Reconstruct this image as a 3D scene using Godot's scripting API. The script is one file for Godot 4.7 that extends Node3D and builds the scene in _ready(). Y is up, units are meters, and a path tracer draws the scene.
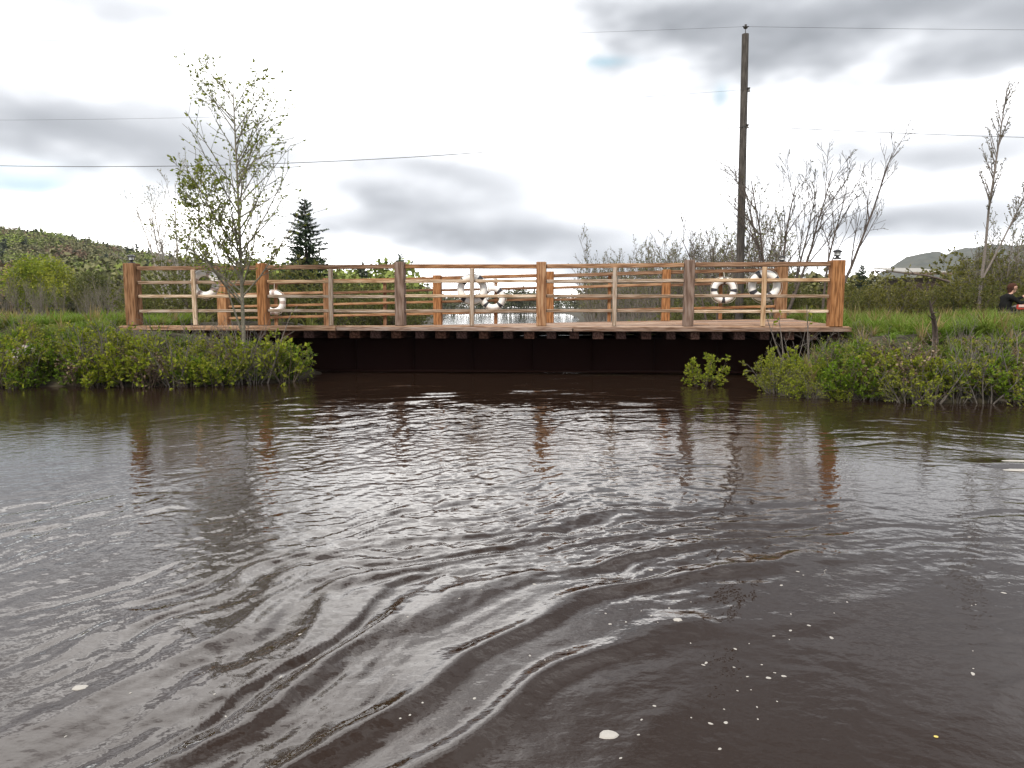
extends Node3D
# A timber footbridge over a brown river in spring, seen from the water. Units are metres, y is up, the water lies at y = 0.

var rng := RandomNumberGenerator.new()
var M := {}
var taken := {}
var box_cache := {}

# ------------------------------------------------------------------ geometry collector
class Geo:
	var v := PackedVector3Array()
	var n := PackedVector3Array()
	var c := PackedColorArray()
	var t := PackedInt32Array()

	func tube(pts: PackedVector3Array, radii: PackedFloat32Array, sides: int, col: Color) -> void:
		var count := pts.size()
		var first := v.size()
		var side := Vector3.RIGHT
		for i in count:
			var dir := (pts[mini(i + 1, count - 1)] - pts[maxi(i - 1, 0)]).normalized()
			if i == 0:
				side = dir.cross(Vector3.UP if absf(dir.y) < 0.9 else Vector3.RIGHT).normalized()
			else:
				side = (side - dir * side.dot(dir)).normalized()
			var up := dir.cross(side)
			for k in sides:
				var a := TAU * k / sides
				var nn := side * cos(a) + up * sin(a)
				v.append(pts[i] + nn * radii[i])
				n.append(nn)
				c.append(col)
		for i in count - 1:
			for k in sides:
				var a0 := first + i * sides + k
				var a1 := first + i * sides + (k + 1) % sides
				t.append_array(PackedInt32Array([a0, a0 + sides, a1, a1, a0 + sides, a1 + sides]))

	func leaf(p: Vector3, dir: Vector3, up: Vector3, length: float, width: float, col: Color) -> void:
		var s := dir.cross(up).normalized() * width * 0.5
		var nn := dir.cross(s).normalized()
		var first := v.size()
		v.append_array(PackedVector3Array([p, p + dir * length * 0.45 + s + nn * width * 0.12, p + dir * length, p + dir * length * 0.45 - s + nn * width * 0.12]))
		n.append_array(PackedVector3Array([nn, nn, nn, nn]))
		c.append_array(PackedColorArray([col, col, col, col]))
		t.append_array(PackedInt32Array([first, first + 1, first + 2, first, first + 2, first + 3]))

	func tri(a: Vector3, b: Vector3, d: Vector3, col: Color) -> void:
		var nn := (d - a).cross(b - a).normalized()
		var first := v.size()
		v.append_array(PackedVector3Array([a, b, d]))
		n.append_array(PackedVector3Array([nn, nn, nn]))
		c.append_array(PackedColorArray([col, col, col]))
		t.append_array(PackedInt32Array([first, first + 1, first + 2]))

	func mesh(m: Material, colored := true) -> ArrayMesh:
		var a := []
		a.resize(Mesh.ARRAY_MAX)
		a[Mesh.ARRAY_VERTEX] = v
		a[Mesh.ARRAY_NORMAL] = n
		if colored:
			a[Mesh.ARRAY_COLOR] = c
		a[Mesh.ARRAY_INDEX] = t
		var am := ArrayMesh.new()
		am.add_surface_from_arrays(Mesh.PRIMITIVE_TRIANGLES, a)
		am.surface_set_material(0, m)
		return am

# ------------------------------------------------------------------ naming and tagging
func numbered(called: String) -> String:
	var k: int = taken.get(called, 0)
	taken[called] = k + 1
	return called if k == 0 else "%s_%03d" % [called, k]

func tag(o: Node3D, label: String, category: String, group := "") -> Node3D:
	o.set_meta("label", label)
	o.set_meta("category", category)
	if group != "":
		o.set_meta("group", group)
	return o

func base(called: String, where: Vector3, turn := 0.0) -> Node3D:
	var o := Node3D.new()
	o.name = numbered(called)
	add_child(o)
	o.position = where
	o.rotation.y = turn
	return o

func part(called: String, m: Mesh, parent: Node3D, where := Transform3D()) -> MeshInstance3D:
	var o := MeshInstance3D.new()
	o.name = called
	o.mesh = m
	o.transform = where
	parent.add_child(o, true)
	return o

func single(called: String, m: Mesh) -> MeshInstance3D:
	var o := MeshInstance3D.new()
	o.name = numbered(called)
	o.mesh = m
	add_child(o)
	return o

# ------------------------------------------------------------------ materials
func lin(r: float, g: float, b: float) -> Color:
	return Color(r, g, b).linear_to_srgb()

func noise_texture(sd: int, freq: float, cols: Array, stops: Array, size := 256, octaves := 4) -> NoiseTexture2D:
	var f := FastNoiseLite.new()
	f.seed = sd
	f.noise_type = FastNoiseLite.TYPE_SIMPLEX_SMOOTH
	f.frequency = freq
	f.fractal_octaves = octaves
	var t := NoiseTexture2D.new()
	t.width = size
	t.height = size
	t.seamless = true
	t.noise = f
	var gr := Gradient.new()
	gr.offsets = PackedFloat32Array(stops)
	gr.colors = PackedColorArray(cols)
	t.color_ramp = gr
	return t

func wood(called: String, sd: int, dark: Color, mid: Color, pale: Color) -> StandardMaterial3D:
	var m := StandardMaterial3D.new()
	m.resource_name = called
	m.albedo_texture = noise_texture(sd, 0.02, [dark, mid, pale], [0.22, 0.48, 0.78])
	m.uv1_triplanar = true
	m.uv1_scale = Vector3(0.35, 3.5, 3.5)
	m.uv1_offset = Vector3(sd * 0.37, sd * 0.11, sd * 0.23)
	m.roughness = 0.85
	m.metallic_specular = 0.3
	m.heightmap_enabled = true
	m.heightmap_texture = noise_texture(sd + 40, 0.06, [Color.BLACK, Color.WHITE], [0.2, 0.8])
	m.heightmap_scale = 0.4
	return m

func plain(called: String, col: Color, rough := 0.8) -> StandardMaterial3D:
	var m := StandardMaterial3D.new()
	m.resource_name = called
	m.albedo_color = col
	m.roughness = rough
	return m

func make_materials() -> void:
	M.cedar = wood("cedar", 3, lin(0.17, 0.083, 0.038), lin(0.32, 0.162, 0.075), lin(0.42, 0.24, 0.125))
	M.cedar_red = wood("cedar_red", 5, lin(0.18, 0.085, 0.042), lin(0.31, 0.165, 0.085), lin(0.4, 0.245, 0.14))
	M.weathered = wood("weathered", 7, lin(0.16, 0.1, 0.07), lin(0.27, 0.18, 0.13), lin(0.36, 0.27, 0.21))
	M.pale_rail = wood("pale_rail", 9, lin(0.3, 0.2, 0.12), lin(0.5, 0.375, 0.265), lin(0.62, 0.51, 0.4))
	M.top_rail = wood("top_rail", 11, lin(0.17, 0.09, 0.05), lin(0.3, 0.17, 0.095), lin(0.4, 0.25, 0.15))
	M.deck = wood("deck", 13, lin(0.2, 0.12, 0.08), lin(0.36, 0.25, 0.185), lin(0.46, 0.36, 0.29))
	M.tie = wood("tie", 15, lin(0.06, 0.03, 0.022), lin(0.115, 0.06, 0.046), lin(0.18, 0.1, 0.08))
	M.pole = wood("pole_wood", 17, lin(0.045, 0.04, 0.036), lin(0.075, 0.067, 0.06), lin(0.11, 0.1, 0.09))
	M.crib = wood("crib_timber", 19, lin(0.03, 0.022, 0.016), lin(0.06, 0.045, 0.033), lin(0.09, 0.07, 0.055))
	for kind in ["cedar", "cedar_red", "weathered", "pale_rail", "top_rail", "deck", "tie"]:
		var tones := []
		for k in 4:
			var v: StandardMaterial3D = M[kind].duplicate()
			v.resource_name = "%s_tone_%d" % [kind, k]
			v.albedo_color = [Color(1, 1, 1), Color(0.86, 0.87, 0.9), Color(0.95, 0.9, 0.84), Color(0.78, 0.76, 0.76)][k]
			v.uv1_offset += Vector3(k * 0.31, k * 0.17, k * 0.23)
			tones.append(v)
		M[kind + "_tones"] = tones
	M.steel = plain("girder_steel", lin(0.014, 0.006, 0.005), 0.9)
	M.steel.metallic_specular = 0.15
	M.white = plain("ring_white", lin(0.78, 0.77, 0.75), 0.55)
	M.band = plain("ring_band", lin(0.03, 0.03, 0.04), 0.7)
	M.band_pale = plain("ring_band_pale", lin(0.42, 0.33, 0.3), 0.7)
	M.rope = plain("rope", lin(0.5, 0.46, 0.4), 0.9)
	M.black = plain("lantern_black", lin(0.015, 0.015, 0.016), 0.45)
	M.glass = plain("lantern_glass", lin(0.7, 0.72, 0.72), 0.2)
	M.wire = plain("wire_black", lin(0.03, 0.03, 0.03), 0.6)
	M.ceramic = plain("insulator", lin(0.05, 0.045, 0.04), 0.3)
	M.foam = plain("foam", lin(0.36, 0.345, 0.32), 0.9)
	M.roof = plain("cabin_roof", lin(0.3, 0.29, 0.27), 0.8)
	M.bark = StandardMaterial3D.new()
	M.bark.resource_name = "bark"
	M.bark.vertex_color_use_as_albedo = true
	M.bark.roughness = 0.9
	M.bark.albedo_texture = noise_texture(61, 0.03, [lin(0.55, 0.55, 0.55), lin(1, 1, 1)], [0.3, 0.7])
	M.bark.uv1_triplanar = true
	M.bark.uv1_scale = Vector3(5, 2, 5)
	M.leaf = StandardMaterial3D.new()
	M.leaf.resource_name = "leaf"
	M.leaf.vertex_color_use_as_albedo = true
	M.leaf.roughness = 0.65
	M.leaf.metallic_specular = 0.25
	M.leaf.backlight_enabled = true
	M.leaf.backlight = lin(0.9, 0.9, 0.55)
	M.dry = StandardMaterial3D.new()
	M.dry.resource_name = "dry_leaf"
	M.dry.vertex_color_use_as_albedo = true
	M.dry.roughness = 0.9
	M.far_leaf = StandardMaterial3D.new()
	M.far_leaf.resource_name = "far_foliage"
	M.far_leaf.vertex_color_use_as_albedo = true
	M.far_leaf.roughness = 0.9
	M.ground = StandardMaterial3D.new()
	M.ground.resource_name = "bank_soil"
	M.ground.albedo_texture = noise_texture(71, 0.02, [lin(0.022, 0.016, 0.011), lin(0.04, 0.03, 0.018), lin(0.05, 0.05, 0.02)], [0.25, 0.5, 0.75], 512, 5)
	M.ground.uv1_triplanar = true
	M.ground.uv1_world_triplanar = true
	M.ground.uv1_scale = Vector3(0.35, 0.35, 0.35)
	M.ground.roughness = 0.95
	M.hill = plain("hill_floor", lin(0.05, 0.055, 0.025), 0.95)
	M.rock = StandardMaterial3D.new()
	M.rock.resource_name = "boulder_rock"
	M.rock.albedo_texture = noise_texture(73, 0.03, [lin(0.14, 0.12, 0.11), lin(0.3, 0.27, 0.26), lin(0.38, 0.34, 0.33)], [0.25, 0.55, 0.8])
	M.rock.uv1_triplanar = true
	M.rock.uv1_scale = Vector3(1.4, 1.4, 1.4)
	M.rock.roughness = 0.9
	var w := StandardMaterial3D.new()
	w.resource_name = "river_water"
	w.albedo_color = lin(0.02, 0.0115, 0.0075)
	w.roughness = 0.025
	w.metallic_specular = 0.37
	w.heightmap_enabled = true
	w.heightmap_texture = noise_texture(81, 0.014, [Color.BLACK, Color.WHITE], [0.1, 0.9], 1024, 5)
	w.heightmap_scale = 0.16
	M.water = w

# ------------------------------------------------------------------ terrain
func along(pts: Array, q: float) -> float:
	# piecewise linear through [key, value] pairs whose keys rise
	if q <= pts[0][0]:
		return pts[0][1]
	for i in range(1, pts.size()):
		if q <= pts[i][0]:
			var k: float = (q - pts[i - 1][0]) / (pts[i][0] - pts[i - 1][0])
			return lerpf(pts[i - 1][1], pts[i][1], k)
	return pts[-1][1]

var left_front := [[-60.0, -12.2], [-8.7, -12.5], [-5.5, -12.8], [-3.9, -13.6]]
var right_front := [[4.0, -11.6], [4.6, -11.0], [5.6, -10.6], [60.0, -10.0]]
var left_side := [[-230.0, -20.0], [-100.0, -8.8], [-30.0, -3.6], [-19.0, -4.2], [-13.0, -4.0]]
var right_side := [[-230.0, 16.0], [-100.0, 9.0], [-60.0, 5.0], [-45.0, 3.2], [-30.0, 4.2], [-19.0, 5.0], [-13.4, 4.9], [-11.2, 4.2]]
var soft := FastNoiseLite.new()

func inland(x: float, z: float) -> float:
	var w := soft.get_noise_2d(x * 14.0, z * 14.0) * 0.35
	var far := -205.0 - z
	if x < 0.4:
		return maxf(far, minf(along(left_side, z) - x, along(left_front, x) - z)) + w
	return maxf(far, minf(x - along(right_side, z), along(right_front, x) - z)) + w

func ground_y(x: float, z: float) -> float:
	var d := inland(x, z)
	if d < 0.0:
		return maxf(-1.4, d * 0.9)
	var back := smoothstep(-19.5, -25.0, z)
	var top := lerpf(0.95, 0.55, back) + soft.get_noise_2d(x * 3.0, z * 3.0) * 0.12
	top += smoothstep(40.0, 160.0, d) * 1.0
	var lx := x * 0.9956 + (z + 14.6) * 0.0941
	var lz := (z + 14.6) * 0.9956 - x * 0.0941
	var under := smoothstep(1.0, 0.4, lz) * smoothstep(-4.6, -4.2, lz) * smoothstep(-8.5, -8.1, lx) * smoothstep(6.75, 6.35, lx)
	top = lerpf(top, minf(top, 0.6), under)
	var k := clampf(d / lerpf(1.9, 3.0, back), 0.0, 1.0)
	return top * (0.75 * smoothstep(0.0, 1.0, k) + 0.25 * sqrt(k))

func axis_steps(lo: float, a: float, b: float, hi: float, fine: float) -> PackedFloat32Array:
	var out := PackedFloat32Array()
	var q := a
	var s := fine
	var head := []
	while q > lo:
		s *= 1.22
		q -= s
		head.push_front(maxf(q, lo))
	for h in head:
		out.append(h)
	q = a
	while q < b:
		out.append(q)
		q += fine
	s = fine
	while q < hi:
		out.append(q)
		s *= 1.22
		q += s
	out.append(hi)
	return out

func grid_mesh(xs: PackedFloat32Array, zs: PackedFloat32Array, f: Callable, m: Material) -> ArrayMesh:
	var g := Geo.new()
	var nx := xs.size()
	var nz := zs.size()
	for z in zs:
		for x in xs:
			g.v.append(Vector3(x, f.call(x, z), z))
	g.n.resize(g.v.size())
	for j in nz:
		for i in nx:
			var a := g.v[j * nx + mini(i + 1, nx - 1)] - g.v[j * nx + maxi(i - 1, 0)]
			var b := g.v[mini(j + 1, nz - 1) * nx + i] - g.v[maxi(j - 1, 0) * nx + i]
			g.n[j * nx + i] = b.cross(a).normalized()
	for j in nz - 1:
		for i in nx - 1:
			var q := j * nx + i
			g.t.append_array(PackedInt32Array([q, q + 1, q + nx, q + 1, q + nx + 1, q + nx]))
	return g.mesh(m, false)

# ------------------------------------------------------------------ water
var chop := FastNoiseLite.new()
var wave_centre := Vector2(3.0, 0.5)

func water_y(x: float, z: float) -> float:
	var d := -z
	var px := x - wave_centre.x
	var pz := z - wave_centre.y
	var r := sqrt(px * px + pz * pz)
	var wx := chop.get_noise_2d(x * 0.7 + 31.0, z * 0.7)
	var wz := chop.get_noise_2d(x * 0.7, z * 0.7 + 77.0)
	var s := atan2(px, -pz) * r
	# how lively the surface is: smooth pool in front on the right, slower water along the far left
	var smooth_pool := smoothstep(-0.5, 1.5, x + 0.9 * (3.2 - d)) * smoothstep(4.4, 3.4, d)
	var slack := smoothstep(-2.0, -4.2, x + 0.12 * (d - 6.0)) * smoothstep(4.2, 6.0, d)
	var eddy := exp(-((x - 3.3) * (x - 3.3) * 0.8 + (d - 6.2) * (d - 6.2) * 0.6))
	var lively := clampf(1.0 - 0.93 * smooth_pool - 0.75 * slack - 0.85 * eddy, 0.04, 1.0)
	var patch := clampf(0.55 + 1.1 * chop.get_noise_2d(x * 0.55 + 9.0, z * 0.33 + 4.0), 0.08, 1.4)
	# hollows drawn out along the arcs, with flat water between
	var rr := r + wx * 0.3
	var a := chop.get_noise_2d(rr * 3.4, s * 1.0 + wz * 0.5)
	var b := chop.get_noise_2d(rr * 6.8 + 50.0, s * 2.4 + 13.0)
	var h := -maxf(0.0, a - 0.02) * lerpf(0.026, 0.009, smoothstep(3.6, 5.6, d)) * lively * (0.3 + patch)
	h += b * lerpf(0.0024, 0.0013, smoothstep(4.0, 6.0, d)) * lively * patch
	# fine chop in midstream
	var mid := exp(-pow((x + 0.7) / 2.3, 2.0)) * smoothstep(3.2, 4.4, d) * smoothstep(12.5, 7.5, d)
	h += chop.get_noise_2d(x * 9.0 + wx, z * 12.0) * 0.0025 * (0.12 + mid) * lively
	# short wavelets riding on the near current
	var near_left := smoothstep(5.2, 3.6, d) * lively
	h += chop.get_noise_2d(rr * 11.0 - 20.0, s * 5.5) * 0.003 * near_left * (0.3 + patch)
	h += chop.get_noise_2d(x * 16.0 + wx, z * 20.0 + wz) * 0.0011 * near_left * (0.3 + patch)
	h -= maxf(0.0, chop.get_noise_2d(rr * 6.0 + 70.0, s * 3.0 + 30.0)) * 0.0095 * near_left * (0.2 + patch)
	# small lens shaped hollows, thickest in midstream
	var c := chop.get_noise_2d(rr * 7.5 + 5.0, s * 4.6 - 8.0)
	h -= maxf(0.0, c + 0.05) * 0.009 * (0.15 + mid) * lively * (0.35 + patch)
	# rings that spread from the photographer's boat
	var ring := smoothstep(2.6, 3.2, r) * smoothstep(6.6, 4.6, r) * smoothstep(2.4, 0.4, x)
	var crest := 0.5 + 0.5 * sin(TAU * (r + wx * 0.2 + wz * 0.12) / 0.44)
	h += crest * crest * crest * 0.022 * ring * clampf(0.6 + 1.2 * chop.get_noise_2d(s * 0.55, r * 0.8 + 20.0), 0.0, 1.0)
	# slow swell
	h += chop.get_noise_2d(x * 0.8 - 40.0, z * 1.1) * 0.007 * (0.08 + 0.6 * lively)
	# standing waves below the bridge
	h += sin(TAU * (d + wx * 0.8) / 0.8) * 0.009 * smoothstep(8.0, 10.5, d) * smoothstep(16.0, 13.0, d) * smoothstep(4.4, 2.5, absf(x)) * (0.4 + wz)
	# water humping over a stone by the right bank
	var q := Vector2((x - 4.42) / 0.4, (d - 6.25) / 0.16)
	h += 0.022 * exp(-q.length_squared())
	return h * smoothstep(60.0, 18.0, d)

func make_river() -> void:
	chop.seed = 12
	chop.noise_type = FastNoiseLite.TYPE_SIMPLEX_SMOOTH
	chop.frequency = 0.8
	chop.fractal_octaves = 2
	var rows := PackedFloat32Array([60.0, 20.0, 6.0, 2.0, 0.5, -0.3])
	var d := 0.8
	while d < 16.0:
		rows.append(-d)
		d += maxf(0.0145, d * 0.0034)
	while d < 420.0:
		rows.append(-d)
		d *= 1.06
	var cols := PackedFloat32Array()
	for e in [40.0, 9.0, 3.0, 1.6, 1.15]:
		cols.append(-e)
	var fine := 520
	for i in fine + 1:
		cols.append(-1.0 + 2.0 * i / fine)
	for e in [1.15, 1.6, 3.0, 9.0, 40.0]:
		cols.append(e)
	var nx := cols.size()
	var nz := rows.size()
	var v := PackedVector3Array()
	var n := PackedVector3Array()
	var uv := PackedVector2Array()
	var t := PackedInt32Array()
	v.resize(nx * nz)
	n.resize(nx * nz)
	uv.resize(nx * nz)
	for j in nz:
		var z := rows[j]
		var half := 1.6 + 0.74 * clampf(-z, 0.0, 30.0)
		for i in nx:
			var x := cols[i] * half
			v[j * nx + i] = Vector3(x, water_y(x, z) if absf(cols[i]) <= 1.2 else 0.0, z)
			uv[j * nx + i] = Vector2(x, z * 1.3) * 0.42
	for j in nz:
		for i in nx:
			var a := v[j * nx + mini(i + 1, nx - 1)] - v[j * nx + maxi(i - 1, 0)]
			var b := v[maxi(j - 1, 0) * nx + i] - v[mini(j + 1, nz - 1) * nx + i]
			n[j * nx + i] = b.cross(a).normalized()
	for j in nz - 1:
		for i in nx - 1:
			var q := j * nx + i
			t.append_array(PackedInt32Array([q, q + nx, q + 1, q + 1, q + nx, q + nx + 1]))
	var arr := []
	arr.resize(Mesh.ARRAY_MAX)
	arr[Mesh.ARRAY_VERTEX] = v
	arr[Mesh.ARRAY_NORMAL] = n
	arr[Mesh.ARRAY_TEX_UV] = uv
	arr[Mesh.ARRAY_INDEX] = t
	var am := ArrayMesh.new()
	am.add_surface_from_arrays(Mesh.PRIMITIVE_TRIANGLES, arr)
	am.surface_set_material(0, M.water)
	var o := single("river_water", am)
	o.set_meta("kind", "structure")
	o.set_meta("label", "dark brown rippled river water")

# ------------------------------------------------------------------ timber
func beam_mesh(length: float, h: float, w: float, m: Material, ch := 0.008) -> Mesh:
	var key := "%.3f %.3f %.3f %s" % [length, h, w, m.resource_name]
	if box_cache.has(key):
		return box_cache[key]
	var half := Vector3(length, h, w) * 0.5
	var g := Geo.new()
	var corner := func(sx: float, sy: float, sz: float, ax: int) -> Vector3:
		var p := Vector3(half.x * sx, half.y * sy, half.z * sz)
		for k in 3:
			if k != ax:
				p[k] -= signf(p[k]) * ch
		return p
	var face := func(pts: Array) -> void:
		var mid := Vector3.ZERO
		for p in pts:
			mid += p
		for k in range(1, pts.size() - 1):
			var a: Vector3 = pts[0]
			var b: Vector3 = pts[k]
			var d: Vector3 = pts[k + 1]
			if (d - a).cross(b - a).dot(mid) < 0.0:
				g.tri(a, d, b, Color.WHITE)
			else:
				g.tri(a, b, d, Color.WHITE)
	for ax in 3:
		var u := (ax + 1) % 3
		var w2 := (ax + 2) % 3
		for s in [-1.0, 1.0]:
			var pts := []
			for q in [[-1.0, -1.0], [1.0, -1.0], [1.0, 1.0], [-1.0, 1.0]]:
				var e := Vector3.ZERO
				e[ax] = s
				e[u] = q[0]
				e[w2] = q[1]
				pts.append(corner.call(e.x, e.y, e.z, ax))
			face.call(pts)
		for su in [-1.0, 1.0]:
			for sw in [-1.0, 1.0]:
				var lo := Vector3.ZERO
				lo[ax] = -1.0
				lo[u] = su
				lo[w2] = sw
				var hi := lo
				hi[ax] = 1.0
				face.call([corner.call(lo.x, lo.y, lo.z, u), corner.call(hi.x, hi.y, hi.z, u), corner.call(hi.x, hi.y, hi.z, w2), corner.call(lo.x, lo.y, lo.z, w2)])
	for sx in [-1.0, 1.0]:
		for sy in [-1.0, 1.0]:
			for sz in [-1.0, 1.0]:
				face.call([corner.call(sx, sy, sz, 0), corner.call(sx, sy, sz, 1), corner.call(sx, sy, sz, 2)])
	var out := g.mesh(m, false)
	box_cache[key] = out
	return out

func beam(called: String, a: Vector3, b: Vector3, h: float, w: float, m: Material, parent: Node3D, roll := 0.0) -> MeshInstance3D:
	if M.has(m.resource_name + "_tones"):
		m = M[m.resource_name + "_tones"][rng.randi() % 4]
	var x := (b - a).normalized()
	var up := Vector3.UP if absf(x.y) < 0.9 else Vector3.FORWARD
	var z := x.cross(up).normalized()
	var y := z.cross(x)
	var bs := Basis(x, y, z) * Basis(Vector3.RIGHT, roll)
	return part(called, beam_mesh(snappedf((b - a).length(), 0.02), h, w, m), parent, Transform3D(bs, (a + b) * 0.5))

func lathe(profile: Array, sides: int, m: Material) -> Mesh:
	var g := Geo.new()
	var pts := profile
	for i in pts.size() - 1:
		var p: Vector2 = pts[i]
		var q: Vector2 = pts[i + 1]
		var e := (q - p).normalized()
		for k in sides:
			var a0 := TAU * k / sides
			var a1 := TAU * (k + 1) / sides
			var first := g.v.size()
			for c in [[p, a0], [p, a1], [q, a1], [q, a0]]:
				var pr: Vector2 = c[0]
				var an: float = c[1]
				g.v.append(Vector3(cos(an) * pr.x, pr.y, sin(an) * pr.x))
				g.n.append(Vector3(cos(an) * e.y, -e.x, sin(an) * e.y).normalized())
				g.c.append(Color.WHITE)
			g.t.append_array(PackedInt32Array([first, first + 1, first + 2, first, first + 2, first + 3]))
	return g.mesh(m, false)

func torus_piece(major: float, minor: float, a0: float, a1: float, m: Material, flat := 1.0) -> Mesh:
	# lies in the xy plane
	var g := Geo.new()
	var steps := maxi(4, int((a1 - a0) / TAU * 36.0))
	var sides := 12
	for i in steps + 1:
		var a := lerpf(a0, a1, float(i) / steps)
		var out := Vector3(cos(a), sin(a), 0)
		for k in sides:
			var b := TAU * k / sides
			var nn := out * cos(b) + Vector3(0, 0, 1) * sin(b)
			g.v.append(out * major + out * cos(b) * minor + Vector3(0, 0, 1) * sin(b) * minor * flat)
			g.n.append(nn)
			g.c.append(Color.WHITE)
	for i in steps:
		for k in sides:
			var p := i * sides + k
			var q := i * sides + (k + 1) % sides
			g.t.append_array(PackedInt32Array([p, q, p + sides, q, q + sides, p + sides]))
	return g.mesh(m, false)

# ------------------------------------------------------------------ the bridge
var bridge: Node3D
const POSTS := [-7.99, -5.16, -2.28, 0.58, 3.45, 6.22]
const WIDE := 4.1

func drop(s: float, back: float) -> float:
	# the deck has settled: its far edge hangs low at one end and rises at the other
	return back * lerpf(-0.2, 0.1, clampf((s + 8.0) / 14.2, 0.0, 1.0))

func make_bridge() -> void:
	bridge = base("timber_footbridge", Vector3(0, 1.0, -14.6), deg_to_rad(-5.4))
	tag(bridge, "reddish timber bridge with open rail fences crossing the brown river", "bridge")
	rng.seed = 4
	# planks of the deck, in lengths laid end to end
	var lanes := 20
	var lane := WIDE / lanes
	for i in lanes:
		var back := (i + 0.5) / lanes
		var q := -8.25
		var first := rng.randf_range(1.8, 4.2)
		while q < 6.4:
			var e := minf(q + (first if q < -8.2 else 4.2), 6.48)
			var lift := rng.randf_range(-0.006, 0.006)
			beam("deck_plank", Vector3(q + 0.004, -0.025 + drop(q, back) + lift, -lane * (i + 0.5)), Vector3(e - 0.004, -0.025 + drop(e, back) + lift, -lane * (i + 0.5)), 0.05, lane - 0.012, M.deck, bridge)
			q = e
	for side in 2:
		var zz := 0.03 if side == 0 else -WIDE - 0.03
		for e in [[-8.25, -3.6], [-3.58, 1.2], [1.22, 6.5]]:
			var tall := 0.085 if side == 0 else 0.3
			var yy := -0.055 if side == 0 else -0.16
			beam("edge_board", Vector3(e[0], yy + drop(e[0], side) + rng.randf_range(-0.006, 0.004), zz), Vector3(e[1], yy + drop(e[1], side) + rng.randf_range(-0.006, 0.004), zz), tall, 0.05, M.deck, bridge)
	# cross ties
	var s := -7.9
	while s < 6.4:
		var o := rng.randf_range(-0.03, 0.03)
		beam("cross_tie", Vector3(s, -0.175, -0.09 + o), Vector3(s, -0.175 + drop(s, 1.0), -WIDE + 0.05), 0.16, rng.randf_range(0.17, 0.22), M.tie, bridge, rng.randf_range(-0.02, 0.02))
		s += rng.randf_range(0.42, 0.5)
	# steel girders under the ties
	for zg in [-0.75, -2.05, -3.35]:
		var sag: float = drop(-6.0, -zg / WIDE)
		var g := Geo.new()
		for q in [[0.0, 0.025, 0.26], [-0.34, 0.64, 0.03], [-0.68, 0.025, 0.26]]:
			var m := BoxMesh.new()
			m.size = Vector3(14.4, q[1], q[2])
			var arr := m.get_mesh_arrays()
			var first := g.v.size()
			for p in arr[Mesh.ARRAY_VERTEX]:
				g.v.append(p + Vector3(0, q[0], 0))
				g.c.append(Color.WHITE)
			g.n.append_array(arr[Mesh.ARRAY_NORMAL])
			for k in arr[Mesh.ARRAY_INDEX]:
				g.t.append(k + first)
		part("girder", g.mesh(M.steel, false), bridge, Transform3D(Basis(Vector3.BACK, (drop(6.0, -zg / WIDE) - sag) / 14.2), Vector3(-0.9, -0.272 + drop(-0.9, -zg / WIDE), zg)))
	for k in 11:
		var x := -7.2 + k * 1.26
		beam("stiffener", Vector3(x, -0.29 + drop(x, 0.18), -0.69), Vector3(x, -0.93 + drop(x, 0.18), -0.69), 0.1, 0.02, M.steel, bridge)
	# posts, rails, balusters on both sides
	for side in 2:
		var zz := -0.1 if side == 0 else -WIDE + 0.1
		var tops := []
		for i in 6:
			var ending: bool = i == 0 or i == 5
			var w := 0.25 if ending else 0.2
			var m: Material = M.cedar if ending or i == 1 or side == 1 else (M.weathered if i == 2 or i == 4 else M.cedar_red)
			var x: float = POSTS[i]
			var f := Vector3(x, drop(x, side) + 0.002, zz)
			var tall := 1.27 + rng.randf_range(-0.01, 0.015)
			if side == 1 and i == 5:
				tall = 1.34
			if side == 1 and i == 4:
				tall = 1.25
			var lean := Vector3(rng.randf_range(-0.008, 0.008), 0, rng.randf_range(-0.008, 0.008))
			beam("post", f, f + Vector3(0, tall, 0) + lean, w, w * (0.95 if side == 0 else 1.0), m, bridge, rng.randf_range(-0.03, 0.03))
			tops.append(f)
		for i in 5:
			var a: Vector3 = tops[i] + Vector3(0.125 if i == 0 else 0.1, 0, 0)
			var b: Vector3 = tops[i + 1] - Vector3(0.125 if i == 4 else 0.1, 0, 0)
			for k in 4:
				var y: float = [1.185, 0.885, 0.59, 0.295][k]
				var thick: float = [0.085, 0.065, 0.06, 0.06][k]
				var m: Material = M.top_rail if k == 0 or (side == 1 and k == 1) else (M.pale_rail if side == 0 else M.cedar_red)
				var j1 := rng.randf_range(-0.012, 0.012)
				var j2 := rng.randf_range(-0.012, 0.012)
				beam("rail", a + Vector3(0, y + j1, 0), b + Vector3(0, y + j2, 0), thick, 0.09, m, bridge, rng.randf_range(-0.08, 0.08))
			var mid := (a + b) * 0.5 + Vector3(rng.randf_range(-0.05, 0.05), 0.002, 0.075 if side == 0 else -0.075)
			beam("baluster", mid, mid + Vector3(rng.randf_range(-0.02, 0.02), 1.14, 0), 0.06, 0.085, M.pale_rail if side == 0 else M.cedar_red, bridge)
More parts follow.
